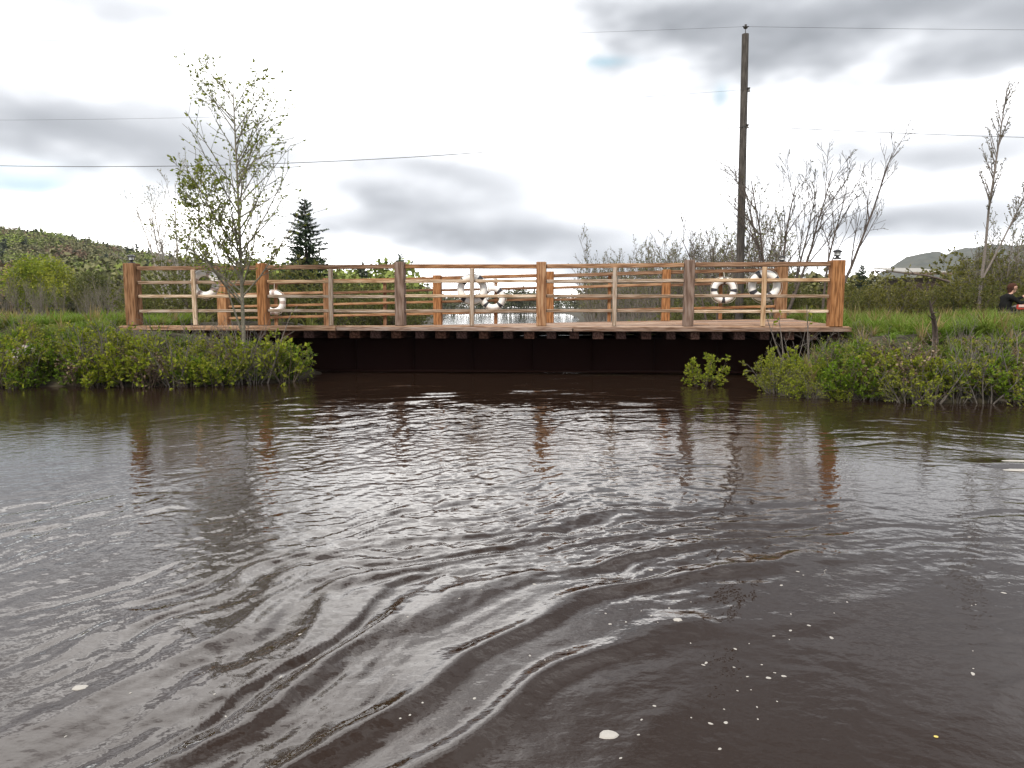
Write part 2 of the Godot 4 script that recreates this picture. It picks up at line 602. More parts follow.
	# footings of stacked timbers at the two banks
	for e in [[-4.7, "dark crib of stacked timbers under the bridge beside the birch", -1.0], [5.3, "dark crib of stacked timbers under the bridge behind the leaning saplings", 1.0]]:
		var o := base("timber_crib", bridge.to_global(Vector3(e[0], -1.0, -WIDE * 0.5)), bridge.rotation.y)
		tag(o, e[1], "abutment")
		var y := -0.5
		var k := 0
		while y < 0.12:
			if k % 2 == 0:
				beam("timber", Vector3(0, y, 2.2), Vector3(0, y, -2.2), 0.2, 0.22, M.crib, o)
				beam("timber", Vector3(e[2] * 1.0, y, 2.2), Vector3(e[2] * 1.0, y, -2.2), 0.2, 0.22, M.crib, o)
			else:
				for zt in [-1.9, -0.6, 0.6, 1.9]:
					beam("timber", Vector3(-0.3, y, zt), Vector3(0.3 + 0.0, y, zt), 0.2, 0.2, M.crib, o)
			y += 0.202
			k += 1

func make_ring(side: int, s: float, y: float, turn: float, label: String, band: Material = M.band) -> void:
	var zz := -0.1 - 0.115 if side == 0 else -WIDE + 0.1 + 0.115
	var o := base("life_ring", bridge.to_global(Vector3(s, y + drop(s, side), zz)), bridge.rotation.y)
	tag(o, label, "life ring", "white life rings hung along the bridge rails")
	var tilt := Basis(Vector3.BACK, turn)
	part("ring_body", torus_piece(0.236, 0.074, 0, TAU, M.white, 0.85), o, Transform3D(tilt, Vector3.ZERO))
	for k in 4:
		var a := PI / 4 + k * PI / 2
		part("band", torus_piece(0.236, 0.0775, a - 0.15, a + 0.15, band, 0.86), o, Transform3D(tilt, Vector3.ZERO))
		var g := Geo.new()
		var pts := PackedVector3Array()
		var rad := PackedFloat32Array()
		for i in 9:
			var b := a + PI / 2 * i / 8.0
			var rr := 0.312 + 0.03 * sin(PI * i / 8.0)
			pts.append(Vector3(cos(b) * rr, sin(b) * rr, 0))
			rad.append(0.006)
		g.tube(pts, rad, 5, Color.WHITE)
		part("grab_line", g.mesh(M.rope, false), o, Transform3D(tilt, Vector3.ZERO))
	var hang := Geo.new()
	var towards := 0.07 if side == 0 else -0.07
	hang.tube(PackedVector3Array([Vector3(0, 0.23, 0.02 * signf(towards)), Vector3(0.01, 0.33, 0.5 * towards), Vector3(0.0, 1.16 - y, towards)]), PackedFloat32Array([0.008, 0.008, 0.008]), 5, Color.WHITE)
	part("hanging_rope", hang.mesh(M.rope, false), o)

func make_lantern(side: int, i: int, label: String) -> void:
	var x: float = POSTS[i]
	var tall := 1.285 if side == 0 else 1.345
	var o := base("post_lantern", bridge.to_global(Vector3(x, tall + drop(x, side), -0.1 if side == 0 else -WIDE + 0.1)), bridge.rotation.y)
	tag(o, label, "lantern", "small black lanterns on the end posts")
	part("base_plate", lathe([Vector2(0, 0), Vector2(0.075, 0), Vector2(0.07, 0.02), Vector2(0.03, 0.035), Vector2(0.03, 0.055), Vector2(0.062, 0.065), Vector2(0.062, 0.075), Vector2(0, 0.075)], 16, M.black), o)
	part("glass", lathe([Vector2(0.05, 0.075), Vector2(0.056, 0.135), Vector2(0, 0.135)], 16, M.glass), o)
	part("cap", lathe([Vector2(0, 0.133), Vector2(0.085, 0.133), Vector2(0.085, 0.148), Vector2(0.05, 0.172), Vector2(0.015, 0.182), Vector2(0, 0.182)], 16, M.black), o)
	for k in 4:
		var a := PI / 4 + PI / 2 * k
		beam("bar", Vector3(cos(a) * 0.058, 0.07, sin(a) * 0.058), Vector3(cos(a) * 0.062, 0.136, sin(a) * 0.062), 0.008, 0.008, M.black, o)

# ------------------------------------------------------------------ plants
func spread(dir: Vector3, angle: float) -> Vector3:
	var side := dir.cross(Vector3(rng.randf_range(-1, 1), rng.randf_range(-1, 1), rng.randf_range(-1, 1))).normalized()
	return dir.rotated(side, angle)

func leaf_at(g: Geo, p: Vector3, out: Vector3, size: float, cols: Array) -> void:
	var dir := (out + Vector3(rng.randf_range(-1, 1), rng.randf_range(-1.0, 0.6), rng.randf_range(-1, 1)) * 0.9).normalized()
	var up := Vector3(rng.randf_range(-1, 1), rng.randf_range(0.1, 1.0), rng.randf_range(-1, 1)).normalized()
	var c: Color = cols[rng.randi() % cols.size()]
	var k := rng.randf_range(0.75, 1.2)
	var s := size * rng.randf_range(0.65, 1.25)
	g.leaf(p, dir, up, s, s * 0.62, Color(c.r * k, c.g * k, c.b * k))

# q: levels, kids, ratio, angle, rise, wobble, sides, leaf, size, cols, bark, from
func grow(w: Geo, l: Geo, p: Vector3, dir: Vector3, length: float, rad: float, level: int, q: Dictionary) -> void:
	var segs := 6 if level == 0 else 4
	var pts := PackedVector3Array([p])
	var radii := PackedFloat32Array([rad])
	var d := dir
	var dirs := [dir]
	for i in segs:
		d = (d + Vector3(rng.randf_range(-1, 1), rng.randf_range(-1, 1), rng.randf_range(-1, 1)) * q.wobble * (q.get("straight", 1.0) if level == 0 else 1.0) + Vector3.UP * q.rise).normalized()
		pts.append(pts[-1] + d * length / segs)
		radii.append(maxf(rad * (1.0 - 0.8 * (i + 1.0) / segs), q.thin))
		dirs.append(d)
	w.tube(pts, radii, maxi(3, q.sides - 2 * level), q.bark)
	if level < q.levels:
		var kids: int = q.kids[level]
		for k in kids:
			var f: float = lerpf(q.from if level == 0 else 0.2, 0.98, (k + rng.randf()) / kids)
			var at := f * segs
			var i := mini(int(at), segs - 1)
			var pp := pts[i].lerp(pts[i + 1], at - i)
			var cut := (1.0 - 0.55 * f) if level == 0 else (1.0 - 0.4 * f)
			grow(w, l, pp, spread(dirs[i], q.angle * rng.randf_range(0.7, 1.25)), length * q.ratio * cut * rng.randf_range(0.7, 1.2), maxf(rad * 0.5 * (1.0 - 0.6 * f), q.thin), level + 1, q)
	if level >= q.leaf_from:
		var count: int = int(q.leaf * rng.randf_range(0.6, 1.3) + rng.randf())
		for k in count:
			var f := rng.randf_range(0.15, 1.0) * segs
			var i := mini(int(f), segs - 1)
			leaf_at(l, pts[i].lerp(pts[i + 1], f - i), dirs[i], q.size, q.cols)

func plant_meshes(sd: int, stems: Array, q: Dictionary, leaf_material: Material) -> Array:
	# stems: [foot, direction, length, radius] each
	rng.seed = sd
	var w := Geo.new()
	var l := Geo.new()
	for s in stems:
		grow(w, l, s[0], (s[1] as Vector3).normalized(), s[2], s[3], 0, q)
	return [w.mesh(M.bark), l.mesh(leaf_material) if l.v.size() else null]

func put_plant(called: String, meshes: Array, where: Vector3, turn: float, size: Vector3, names: Array, label: String, category: String, group := "") -> Node3D:
	var o := base(called, where, turn)
	o.scale = size
	part(names[0], meshes[0], o)
	if meshes[1] != null and names.size() > 1:
		part(names[1], meshes[1], o)
	return tag(o, label, category, group)

const SPRING := [Color(0.21, 0.26, 0.026), Color(0.255, 0.295, 0.03), Color(0.155, 0.21, 0.024), Color(0.29, 0.305, 0.045)]
const YELLOW := [Color(0.23, 0.255, 0.035), Color(0.28, 0.29, 0.05), Color(0.19, 0.22, 0.04)]
const LUSH := [Color(0.15, 0.24, 0.026), Color(0.19, 0.275, 0.03), Color(0.115, 0.185, 0.022)]
const OLIVE := [Color(0.125, 0.14, 0.045), Color(0.155, 0.16, 0.05), Color(0.1, 0.115, 0.04), Color(0.17, 0.17, 0.065)]
const DEAD := [Color(0.13, 0.085, 0.05), Color(0.18, 0.125, 0.08), Color(0.1, 0.065, 0.04), Color(0.21, 0.16, 0.11)]
const BROWN_BARK := Color(0.1, 0.075, 0.055)
const GREY_BARK := Color(0.17, 0.15, 0.13)
const BIRCH_BARK := Color(0.42, 0.39, 0.35)

func shrub_set(sd: int, count: int, h: float, r: float, leaves: float, size: float, cols: Array, bark: Color, mat: Material, kids := [6, 3]) -> Array:
	var out := []
	for k in count:
		rng.seed = sd + k * 17
		var stems := []
		for i in 9:
			var a := TAU * (i + rng.randf()) / 9.0
			var tilt := rng.randf_range(0.1, 0.85)
			stems.append([Vector3(cos(a), 0, sin(a)) * r * 0.18, Vector3(cos(a) * tilt, 1, sin(a) * tilt), h * rng.randf_range(0.65, 1.05), 0.012])
		out.append(plant_meshes(sd + k * 31, stems, {"levels": 2, "kids": kids, "ratio": 0.5, "angle": 0.75, "rise": 0.03, "wobble": 0.16, "sides": 5, "thin": 0.003, "from": 0.12, "leaf": leaves, "leaf_from": 1, "size": size, "cols": cols, "bark": bark}, mat))
	return out

func thicket(called: String, set_: Array, spots: Array, names: Array, labels: Array, category: String, group: String) -> void:
	# spots: [x, z, size]; labels: [x up to which it holds, label]
	var k := 0
	var mean := 0.0
	for s in spots:
		mean += s[2] / spots.size()
	for s in spots:
		var y := ground_y(s[0], s[1])
		var label: String = labels[-1][1]
		for l in labels:
			if s[0] <= l[0]:
				label = l[1]
				break
		if s[2] > mean * 1.13:
			label = "larger " + label
		elif s[2] < mean * 0.87:
			label = "smaller " + label
		put_plant(called, set_[k % set_.size()], Vector3(s[0], maxf(y, -0.05) - 0.04, s[1]), fmod(k * 2.4, TAU), Vector3(s[2], s[2], s[2]), names, label, category, group)
		k += 1

func wedge(spots: Array, slope: float) -> Array:
	# keeps what stands to the right of a line that runs off at the given slope
	return spots.filter(func(s: Array) -> bool: return s[0] / -s[1] > slope)

func low_scatter(sd: int, count: int, x0: float, x1: float, z0: float, z1: float, top0: float, top1: float, tall: float, most: float) -> Array:
	# like scatter, but each plant is sized so that its top comes to a height between top0 and top1
	var out := []
	for s in scatter(sd, count * 3, x0, x1, z0, z1, 0.0, 1.0, -0.12):
		if inland(s[0], s[1]) > most or out.size() >= count:
			continue
		var room: float = lerpf(top0, top1, s[2]) - maxf(ground_y(s[0], s[1]), 0.0)
		if room > 0.16:
			out.append([s[0], s[1], clampf(room / tall, 0.35, 1.15)])
	return out

func scatter(sd: int, count: int, x0: float, x1: float, z0: float, z1: float, s0: float, s1: float, least := 0.15) -> Array:
	rng.seed = sd
	var out := []
	var tries := 0
	while out.size() < count and tries < count * 30:
		tries += 1
		var x := rng.randf_range(x0, x1)
		var z := rng.randf_range(z0, z1)
		if inland(x, z) < least:
			continue
		var s := rng.randf_range(s0, s1)
		var near := false
		for o in out:
			if Vector2(o[0] - x, o[1] - z).length() < 0.2:
				near = true
		var local := bridge.to_local(Vector3(x, 0, z))
		if local.x > -8.4 and local.x < 6.6 and local.z < 0.25 and local.z > -WIDE - 0.3:
			near = true
		if not near:
			out.append([x, z, s])
	return out

func make_spruce(sd: int, h: float, r: float) -> Array:
	rng.seed = sd
	var w := Geo.new()
	var l := Geo.new()
	w.tube(PackedVector3Array([Vector3.ZERO, Vector3(0.02, h * 0.5, 0), Vector3(0, h, 0)]), PackedFloat32Array([h * 0.022, h * 0.013, 0.006]), 7, Color(0.07, 0.055, 0.045))
	var greens := [Color(0.025, 0.045, 0.02), Color(0.035, 0.06, 0.026), Color(0.05, 0.075, 0.034)]
	var y := h * 0.05
	while y < h * 0.985:
		var f := y / h
		var reach := r * pow(1.0 - f, 0.8) * rng.randf_range(0.7, 1.15) + 0.05
		var whorl := 4 if f < 0.85 else 3
		var turn := rng.randf() * TAU
		for k in whorl:
			var a := turn + TAU * k / whorl + rng.randf_range(-0.4, 0.4)
			var out := Vector3(cos(a), 0, sin(a))
			var len := reach * rng.randf_range(0.6, 1.15)
			var lift := rng.randf_range(-0.42, 0.02) * (1.0 - f) + 0.35 * f
			var root := Vector3(0, y + rng.randf_range(-0.05, 0.05), 0)
			var mid := root + out * len * 0.55 + Vector3(0, lift * len * 0.6, 0)
			var tip := root + out * len + Vector3(0, lift * len * 0.8 + 0.04, 0)
			w.tube(PackedVector3Array([root, mid, tip]), PackedFloat32Array([0.012, 0.008, 0.003]), 3, Color(0.06, 0.045, 0.035))
			var count := int(14 + len * 95)
			for i in count:
				var g := rng.randf_range(0.1, 1.0)
				var p := root.lerp(mid, g / 0.55) if g < 0.55 else mid.lerp(tip, (g - 0.55) / 0.45)
				var side := out.cross(Vector3.UP) * (1.0 if rng.randf() < 0.5 else -1.0)
				var dir := (out * rng.randf_range(0.2, 1.0) + side * rng.randf_range(0.1, 0.9) + Vector3.UP * rng.randf_range(-0.9, 0.35)).normalized()
				var c: Color = greens[rng.randi() % 3]
				var s := (0.09 + 0.13 * (1.0 - g) * len) * rng.randf_range(0.7, 1.3)
				l.leaf(p, dir, Vector3(rng.randf_range(-1, 1), 0.6, rng.randf_range(-1, 1)), s, s * 0.3, c)
		y += h * rng.randf_range(0.012, 0.026)
	return [w.mesh(M.bark), l.mesh(M.far_leaf)]

func crown_tree(sd: int, h: float, r: float, leaves: int, size: float, cols: Array, bark: Color) -> Array:
	# trunk with limbs, each ending in an uneven clump of leaves
	rng.seed = sd
	var w := Geo.new()
	var l := Geo.new()
	w.tube(PackedVector3Array([Vector3.ZERO, Vector3(0.05, h * 0.3, 0.02), Vector3(-0.05, h * 0.85, 0)]), PackedFloat32Array([h * 0.022, h * 0.016, 0.02]), 6, bark)
	var clumps := 26
	for k in clumps:
		var f := (k + 0.5) / clumps
		var a := k * 2.4 + rng.randf()
		var ring := sin(PI * clampf(f * 0.86 + 0.1, 0, 1))
		var at := Vector3(cos(a) * r * ring * rng.randf_range(0.45, 0.95), h * (0.22 + 0.74 * f), sin(a) * r * ring * rng.randf_range(0.45, 0.95))
		var foot := Vector3(0, minf(at.y * 0.7, h * 0.8), 0)
		w.tube(PackedVector3Array([foot, foot.lerp(at, 0.5) + Vector3(0, -0.05 * h, 0), at]), PackedFloat32Array([h * 0.007, h * 0.005, 0.008]), 4, bark)
		var rad := r * rng.randf_range(0.26, 0.44)
		var c: Color = cols[rng.randi() % cols.size()]
		for i in leaves / clumps:
			var e := Vector3(rng.randfn(), rng.randfn() * 0.75, rng.randfn()).normalized() * rad * pow(rng.randf(), 0.4)
			var kk := rng.randf_range(0.75, 1.25)
			var dir := (e.normalized() + Vector3(rng.randf_range(-1, 1), rng.randf_range(-1, 0.4), rng.randf_range(-1, 1))).normalized()
			l.leaf(at + e, dir, Vector3(rng.randf_range(-1, 1), 1, rng.randf_range(-1, 1)), size * rng.randf_range(0.6, 1.3), size * 0.6, Color(c.r * kk, c.g * kk, c.b * kk))
	return [w.mesh(M.bark), l.mesh(M.leaf)]

func clump_mesh(sd: int, conifer: bool, tris: int) -> ArrayMesh:
	# a far tree one metre tall: leaf faces spread through its crown and a thin trunk
	rng.seed = sd
	var g := Geo.new()
	g.tube(PackedVector3Array([Vector3.ZERO, Vector3(0, 0.6, 0)]), PackedFloat32Array([0.018, 0.01]), 3, Color(0.55, 0.5, 0.45))
	for i in tris:
		var p: Vector3
		if conifer:
			var y := pow(rng.randf(), 1.4)
			var a := rng.randf() * TAU
			var rr := 0.2 * (1.0 - y) * sqrt(rng.randf())
			p = Vector3(cos(a) * rr, 0.06 + 0.94 * y, sin(a) * rr)
		else:
			var e := Vector3(rng.randfn(), rng.randfn(), rng.randfn()).normalized() * pow(rng.randf(), 0.45)
			p = Vector3(e.x * 0.3, 0.58 + e.y * 0.42, e.z * 0.3) + Vector3(sin(p.y * 9.0 + sd), 0, cos(p.y * 7.0)) * 0.04
		var k := rng.randf_range(0.7, 1.3)
		var s := rng.randf_range(0.06, 0.13)
		var d := Vector3(rng.randfn(), rng.randfn() * 0.8, rng.randfn()).normalized()
		g.leaf(p, d, Vector3(rng.randfn(), rng.randfn() + 0.5, rng.randfn()).normalized(), s, s * 0.7, Color(k, k, k))
	return g.mesh(M.far_leaf)

func multi(called: String, mesh: Mesh, spots: Array, label: String, category: String, parent: Node3D = null) -> void:
	# spots: [Transform3D, Color]
	var mm := MultiMesh.new()
	mm.transform_format = MultiMesh.TRANSFORM_3D
	mm.use_colors = true
	mm.mesh = mesh
	mm.instance_count = spots.size()
	for i in spots.size():
		mm.set_instance_transform(i, spots[i][0])
		mm.set_instance_color(i, spots[i][1])
	var o := MultiMeshInstance3D.new()
	o.multimesh = mm
	o.set_meta("kind", "stuff")
	o.set_meta("label", label)
	o.set_meta("category", category)
	o.name = numbered(called)
	add_child(o)

# ------------------------------------------------------------------ far country
var hill_crest := [[-700.0, 70.0], [-400.0, 48.0], [-275.0, 36.0], [-248.0, 33.5], [-222.0, 27.5], [-200.0, 23.5], [-168.0, 17.0], [-110.0, 8.0], [-50.0, 2.0], [0.0, -1.0]]

func hill_y(x: float, z: float) -> float:
	var crest: float = along(hill_crest, x * 400.0 / maxf(-z, 250.0) if z > -400.0 else x)
	var up := smoothstep(-70.0, -400.0, z)
	up = lerpf(up, clampf((-z - 70.0) / 330.0, 0.0, 1.0), 0.5)
	return crest * up + soft.get_noise_2d(x * 0.3, z * 0.3) * 3.0 * up - 0.8

var mountain_crest := [[5.0, 0.3], [18.0, 0.75], [23.0, 1.25], [25.9, 2.0], [27.0, 2.7], [28.0, 3.3], [28.9, 3.62], [29.6, 3.72], [30.1, 3.55], [30.5, 3.5], [31.0, 3.8], [32.0, 3.95], [36.0, 3.9], [45.0, 3.4], [58.0, 1.5]]

func mountain_y(x: float, z: float) -> float:
	var az := rad_to_deg(atan2(x, -z))
	var crest: float = tan(deg_to_rad(along(mountain_crest, az))) * 1800.0 / cos(deg_to_rad(az))
	var dist := Vector2(x, z).length() * cos(deg_to_rad(az))
	var rough := soft.get_noise_2d(x * 0.4, z * 0.4) * 9.0 + soft.get_noise_2d(x * 2.0, z * 2.0) * 2.0
	return (crest + rough) * smoothstep(700.0, 1800.0, dist) - 3.0

func make_far() -> void:
	var hx := PackedFloat32Array()
	var hz := PackedFloat32Array()
	for i in 71:
		hx.append(-700.0 + i * 10.0)
	for i in 61:
		hz.append(-650.0 + i * 9.7)
	var hill := single("hill", grid_mesh(hx, hz, hill_y, M.hill))
	hill.set_meta("kind", "structure")
	hill.set_meta("label", "wooded hillside beyond the bridge in spring leaf")
	var mx := PackedFloat32Array()
	var mz := PackedFloat32Array()
	for i in 161:
		mx.append(150.0 + i * 15.0)
	for i in 61:
		mz.append(-2100.0 + i * 24.0)
	var mt := single("mountain", grid_mesh(mx, mz, mountain_y, M.mountain))
	mt.set_meta("kind", "structure")
	mt.set_meta("label", "blue grey mountain with two rounded tops")
	# trees of the hillside
	var kinds := [[], [], []]
	rng.seed = 77
	var tint := FastNoiseLite.new()
	tint.seed = 5
	tint.frequency = 0.012
	for i in 9500:
		var z := -95.0 - 340.0 * pow(rng.randf(), 0.8)
		var x := rng.randf_range(-0.86, -0.08) * -z - 6.0
		var y := hill_y(x, z)
		var gy := ground_y(x, z) if z > -120.0 else -1.0
		y = maxf(y, gy)
		var k := tint.get_noise_2d(x, z * 0.8) + rng.randf_range(-0.1, 0.1)
		var col := Color(0.175, 0.21, 0.05)
		if k < -0.18:
			col = Color(0.19, 0.13, 0.08)
		elif k < 0.02:
			col = Color(0.16, 0.16, 0.07)
		elif k > 0.2:
			col = Color(0.2, 0.25, 0.05)
		var kind := rng.randi() % 2
		var h := rng.randf_range(4.5, 8.5)
		if rng.randf() < 0.05:
			kind = 2
			col = Color(0.045, 0.06, 0.032)
			h *= 1.15
		var b := rng.randf_range(0.9, 1.1)
		kinds[kind].append([Transform3D(Basis(Vector3.UP, rng.randf() * TAU).scaled(Vector3(h * rng.randf_range(0.85, 1.25), h, h * rng.randf_range(0.85, 1.25))), Vector3(x, y - 0.3, z)), Color(col.r * b, col.g * b, col.b * b)])
	multi("hillside_wood", clump_mesh(1, false, 150), kinds[0], "broadleaf wood in mixed spring greens and browns over the hillside", "wood")
	multi("hillside_wood", clump_mesh(2, false, 150), kinds[1], "second growth broadleaf trees mixed through the hillside wood", "wood")
	multi("hillside_conifers", clump_mesh(3, true, 170), kinds[2], "dark conifers scattered through the hillside wood", "wood")
	# the low far shore beyond the pond and the plain to the right
	var shore := [[], []]
	for i in 900:
		var z := rng.randf_range(-212.0, -300.0)
		var x := rng.randf_range(-0.3, 0.75) * -z
		var h := rng.randf_range(3.5, 6.0)
		if x > -4.0 and x < 12.0:
			h *= 1.25
		var col := Color(0.085, 0.1, 0.045) if rng.randf() < 0.6 else Color(0.1, 0.1, 0.055)
		shore[i % 2].append([Transform3D(Basis(Vector3.UP, rng.randf() * TAU).scaled(Vector3(h * 1.3, h, h * 1.3)), Vector3(x, ground_y(x, z) - 0.2, z)), col])
	for i in 1500:
		var z := rng.randf_range(-60.0, -200.0)
		var x := rng.randf_range(0.1, 0.8) * -z
		if inland(x, z) < 2.0:
			continue
		var h := rng.randf_range(2.5, 4.6)
		var col := Color(0.14, 0.135, 0.06) if rng.randf() < 0.6 else Color(0.17, 0.17, 0.055)
		shore[i % 2].append([Transform3D(Basis(Vector3.UP, rng.randf() * TAU).scaled(Vector3(h * 1.2, h, h * 1.2)), Vector3(x, ground_y(x, z) - 0.2, z)), col])
	multi("far_treeline", clump_mesh(4, false, 130), shore[0], "low green tree line on the far shore past the pond", "wood")
	multi("far_treeline", clump_mesh(5, false, 130), shore[1], "brushy scrub filling the plain between the pond and mountain", "wood")

# ------------------------------------------------------------------ light
func make_sky() -> ImageTexture:
	var w := 1536
	var h := 768
	var im := Image.create(w, h, false, Image.FORMAT_RGBF)
	# banks of grey cloud: [azimuth, elevation, half width, half height, depth], degrees; azimuth 0 lies ahead
	var banks := [
		[-34.0, 11.6, 17.0, 2.9, 0.8], [-24.0, 10.2, 9.0, 1.8, 0.5], [-27.0, 19.4, 9.0, 2.2, 0.5], [26.0, 19.2, 17.0, 4.2, 0.85], [33.0, 16.0, 11.0, 2.6, 0.6],
		[-4.5, 9.3, 8.5, 2.2, 0.62], [-0.6, 5.6, 10.5, 1.8, 0.85], [-9.0, 7.2, 7.0, 2.0, 0.5], [29.7, 10.2, 12.0, 2.0, 0.55], [28.0, 6.1, 10.5, 1.4, 0.7], [10.5, 3.4, 10.0, 1.5, 0.65], [13.0, 20.0, 9.0, 3.0, 0.55]]
	rng.seed = 909
	for i in 190:
		var az := rng.randf_range(44.0, 316.0)
		var el := 3.0 + 24.0 * rng.randf()
		banks.append([az, el, rng.randf_range(5.0, 14.0), rng.randf_range(1.2, 3.4), rng.randf_range(0.3, 0.7)])
	for i in 115:
		var az := rng.randf_range(0.0, 360.0)
		var el := rng.randf_range(25.0, 85.0)
		if az > 318.0 and el < 46.0:
			continue
		banks.append([az, el, rng.randf_range(7.0, 16.0), rng.randf_range(3.0, 7.0), rng.randf_range(0.25, 0.55)])
	# the grey mass at upper right goes on above the frame
	for b in [[22.0, 27.0, 16.0, 5.0, 0.6], [34.0, 33.0, 15.0, 6.0, 0.6], [14.0, 36.0, 13.0, 5.0, 0.55]]:
		banks.append(b)
	var holes := [[7.0, 17.7, 1.6, 0.35, 0.65], [15.4, 15.1, 0.5, 0.7, 0.5], [-33.5, 7.8, 6.0, 1.0, 0.62]]
	for i in 14:
		holes.append([rng.randf_range(42.0, 318.0), rng.randf_range(5.0, 40.0), rng.randf_range(0.8, 3.5), rng.randf_range(0.4, 1.2), 0.7])
	var f := FastNoiseLite.new()
	f.seed = 21
	f.frequency = 1.0
	f.fractal_octaves = 4
	var warp_x := PackedFloat32Array()
	var warp_y := PackedFloat32Array()
	var grey := PackedFloat32Array()
	var blue := PackedFloat32Array()
	for k in 1:
		warp_x.resize(w * (h / 2 + 1))
		warp_y.resize(w * (h / 2 + 1))
		grey.resize(w * (h / 2 + 1))
		blue.resize(w * (h / 2 + 1))
	for y in h / 2 + 1:
		for x in w:
			var az := x * TAU / w
			var el := 90.0 - (y + 0.5) * 180.0 / h
			warp_x[y * w + x] = f.get_noise_3d(cos(az) * 5.5, el * 0.25, sin(az) * 5.5)
			warp_y[y * w + x] = f.get_noise_3d(cos(az) * 5.5, el * 0.25 + 50.0, sin(az) * 5.5)
	for layer in 2:
		for b in (banks if layer == 0 else holes):
			var stretch := 1.0 / maxf(0.15, cos(deg_to_rad(b[1])))
			var y0 := int((90.0 - b[1] - b[3] * 2.6) / 180.0 * h)
			var y1 := int((90.0 - b[1] + b[3] * 2.6) / 180.0 * h)
			var half: float = minf(b[2] * 2.5 * stretch, 175.0)
			var x0 := int((b[0] - half) / 360.0 * w)
			var x1 := int((b[0] + half) / 360.0 * w)
			var deep: float = b[4]
			var kx: float = 1.0 / (b[2] * stretch)
			var ky: float = 1.0 / b[3]
			for y in range(maxi(y0, 0), mini(y1 + 1, h / 2 + 1)):
				var el := 90.0 - (y + 0.5) * 180.0 / h
				for x in range(x0, x1 + 1):
					var at := y * w + posmod(x, w)
					var dx: float = (x * 360.0 / w - b[0]) * kx + warp_x[at] * 0.5
					var dy: float = (el - b[1]) * ky + warp_y[at] * 0.6
					var e := dx * dx + dy * dy
					if e > 5.0:
						continue
					e = exp(-e)
					if layer == 0:
						grey[at] = 1.0 - (1.0 - grey[at]) * (1.0 - e * deep)
					else:
						blue[at] = maxf(blue[at], minf(e * deep * 1.35, 1.0))
	for y in h:
		for x in w:
			var c := Vector3(0.6, 0.6, 0.58)
			if y <= h / 2:
				var at := y * w + x
				var n := warp_x[at] + warp_y[at] * 0.5
				var g := clampf(grey[at] * (0.94 + n * 0.28) + n * 0.05 - 0.035, 0.0, 1.0)
				g = pow(g, 0.62)
				var pale := Vector3(3.9, 3.82, 3.74)
				var deep := Vector3(0.33, 0.35, 0.385)
				c = Vector3(pale.x * pow(deep.x / pale.x, g), pale.y * pow(deep.y / pale.y, g), pale.z * pow(deep.z / pale.z, g))
				c = c.lerp(Vector3(0.45, 0.66, 0.78), blue[at])
			im.set_pixel(x, y, Color(c.x, c.y, c.z))
	return ImageTexture.create_from_image(im)

func _ready() -> void:
	var cam := Camera3D.new()
	cam.name = "camera"
	cam.fov = 55.42
	cam.near = 0.05
	cam.far = 8000.0
	cam.position = Vector3(0, 1.36, 0)
	cam.rotation_degrees = Vector3(-5.94, 0, 0)
	add_child(cam)
	cam.current = true
	var env := Environment.new()
	env.background_mode = Environment.BG_SKY
	var sky := Sky.new()
	var sm := PanoramaSkyMaterial.new()
	sm.panorama = make_sky()
	sky.sky_material = sm
	env.sky = sky
	env.tonemap_mode = Environment.TONE_MAPPER_LINEAR
	env.tonemap_exposure = 1.06
	env.sdfgi_enabled = true
	env.ssao_enabled = true
	env.ssil_enabled = true
	env.fog_enabled = true
	env.fog_mode = Environment.FOG_MODE_EXPONENTIAL
	env.fog_density = 0.00011
	env.fog_light_color = lin(0.75, 0.82, 0.92)
	var we := WorldEnvironment.new()
	we.name = "environment"
	we.environment = env
	add_child(we)
	var sun := DirectionalLight3D.new()
	sun.name = "sun"
	sun.light_energy = 1.1
	sun.light_angular_distance = 12.0
	sun.light_color = Color(1.0, 0.96, 0.9)
	sun.shadow_enabled = true
	sun.rotation_degrees = Vector3(-48, -28, 0)
	add_child(sun)

	soft.seed = 3
	soft.frequency = 0.05
	soft.fractal_octaves = 3
	make_materials()
	M.mountain = StandardMaterial3D.new()
	M.mountain.resource_name = "mountain_forest"
	M.mountain.albedo_texture = noise_texture(91, 0.03, [lin(0.02, 0.025, 0.015), lin(0.045, 0.05, 0.025), lin(0.06, 0.05, 0.03)], [0.25, 0.5, 0.75])
	M.mountain.uv1_triplanar = true
	M.mountain.uv1_world_triplanar = true
	M.mountain.uv1_scale = Vector3(0.004, 0.004, 0.004)
	M.mountain.roughness = 1.0
	var ground := single("ground", grid_mesh(axis_steps(-2600, -14, 16, 2600, 0.25), axis_steps(-3200, -24, -8, 80, 0.25), ground_y, M.ground))
	ground.set_meta("kind", "structure")
	ground.set_meta("label", "earthen river banks and low plain")
	make_river()
	make_far()
	make_bridge()
	make_things()
	make_vegetation()
	make_person()
	make_foam()

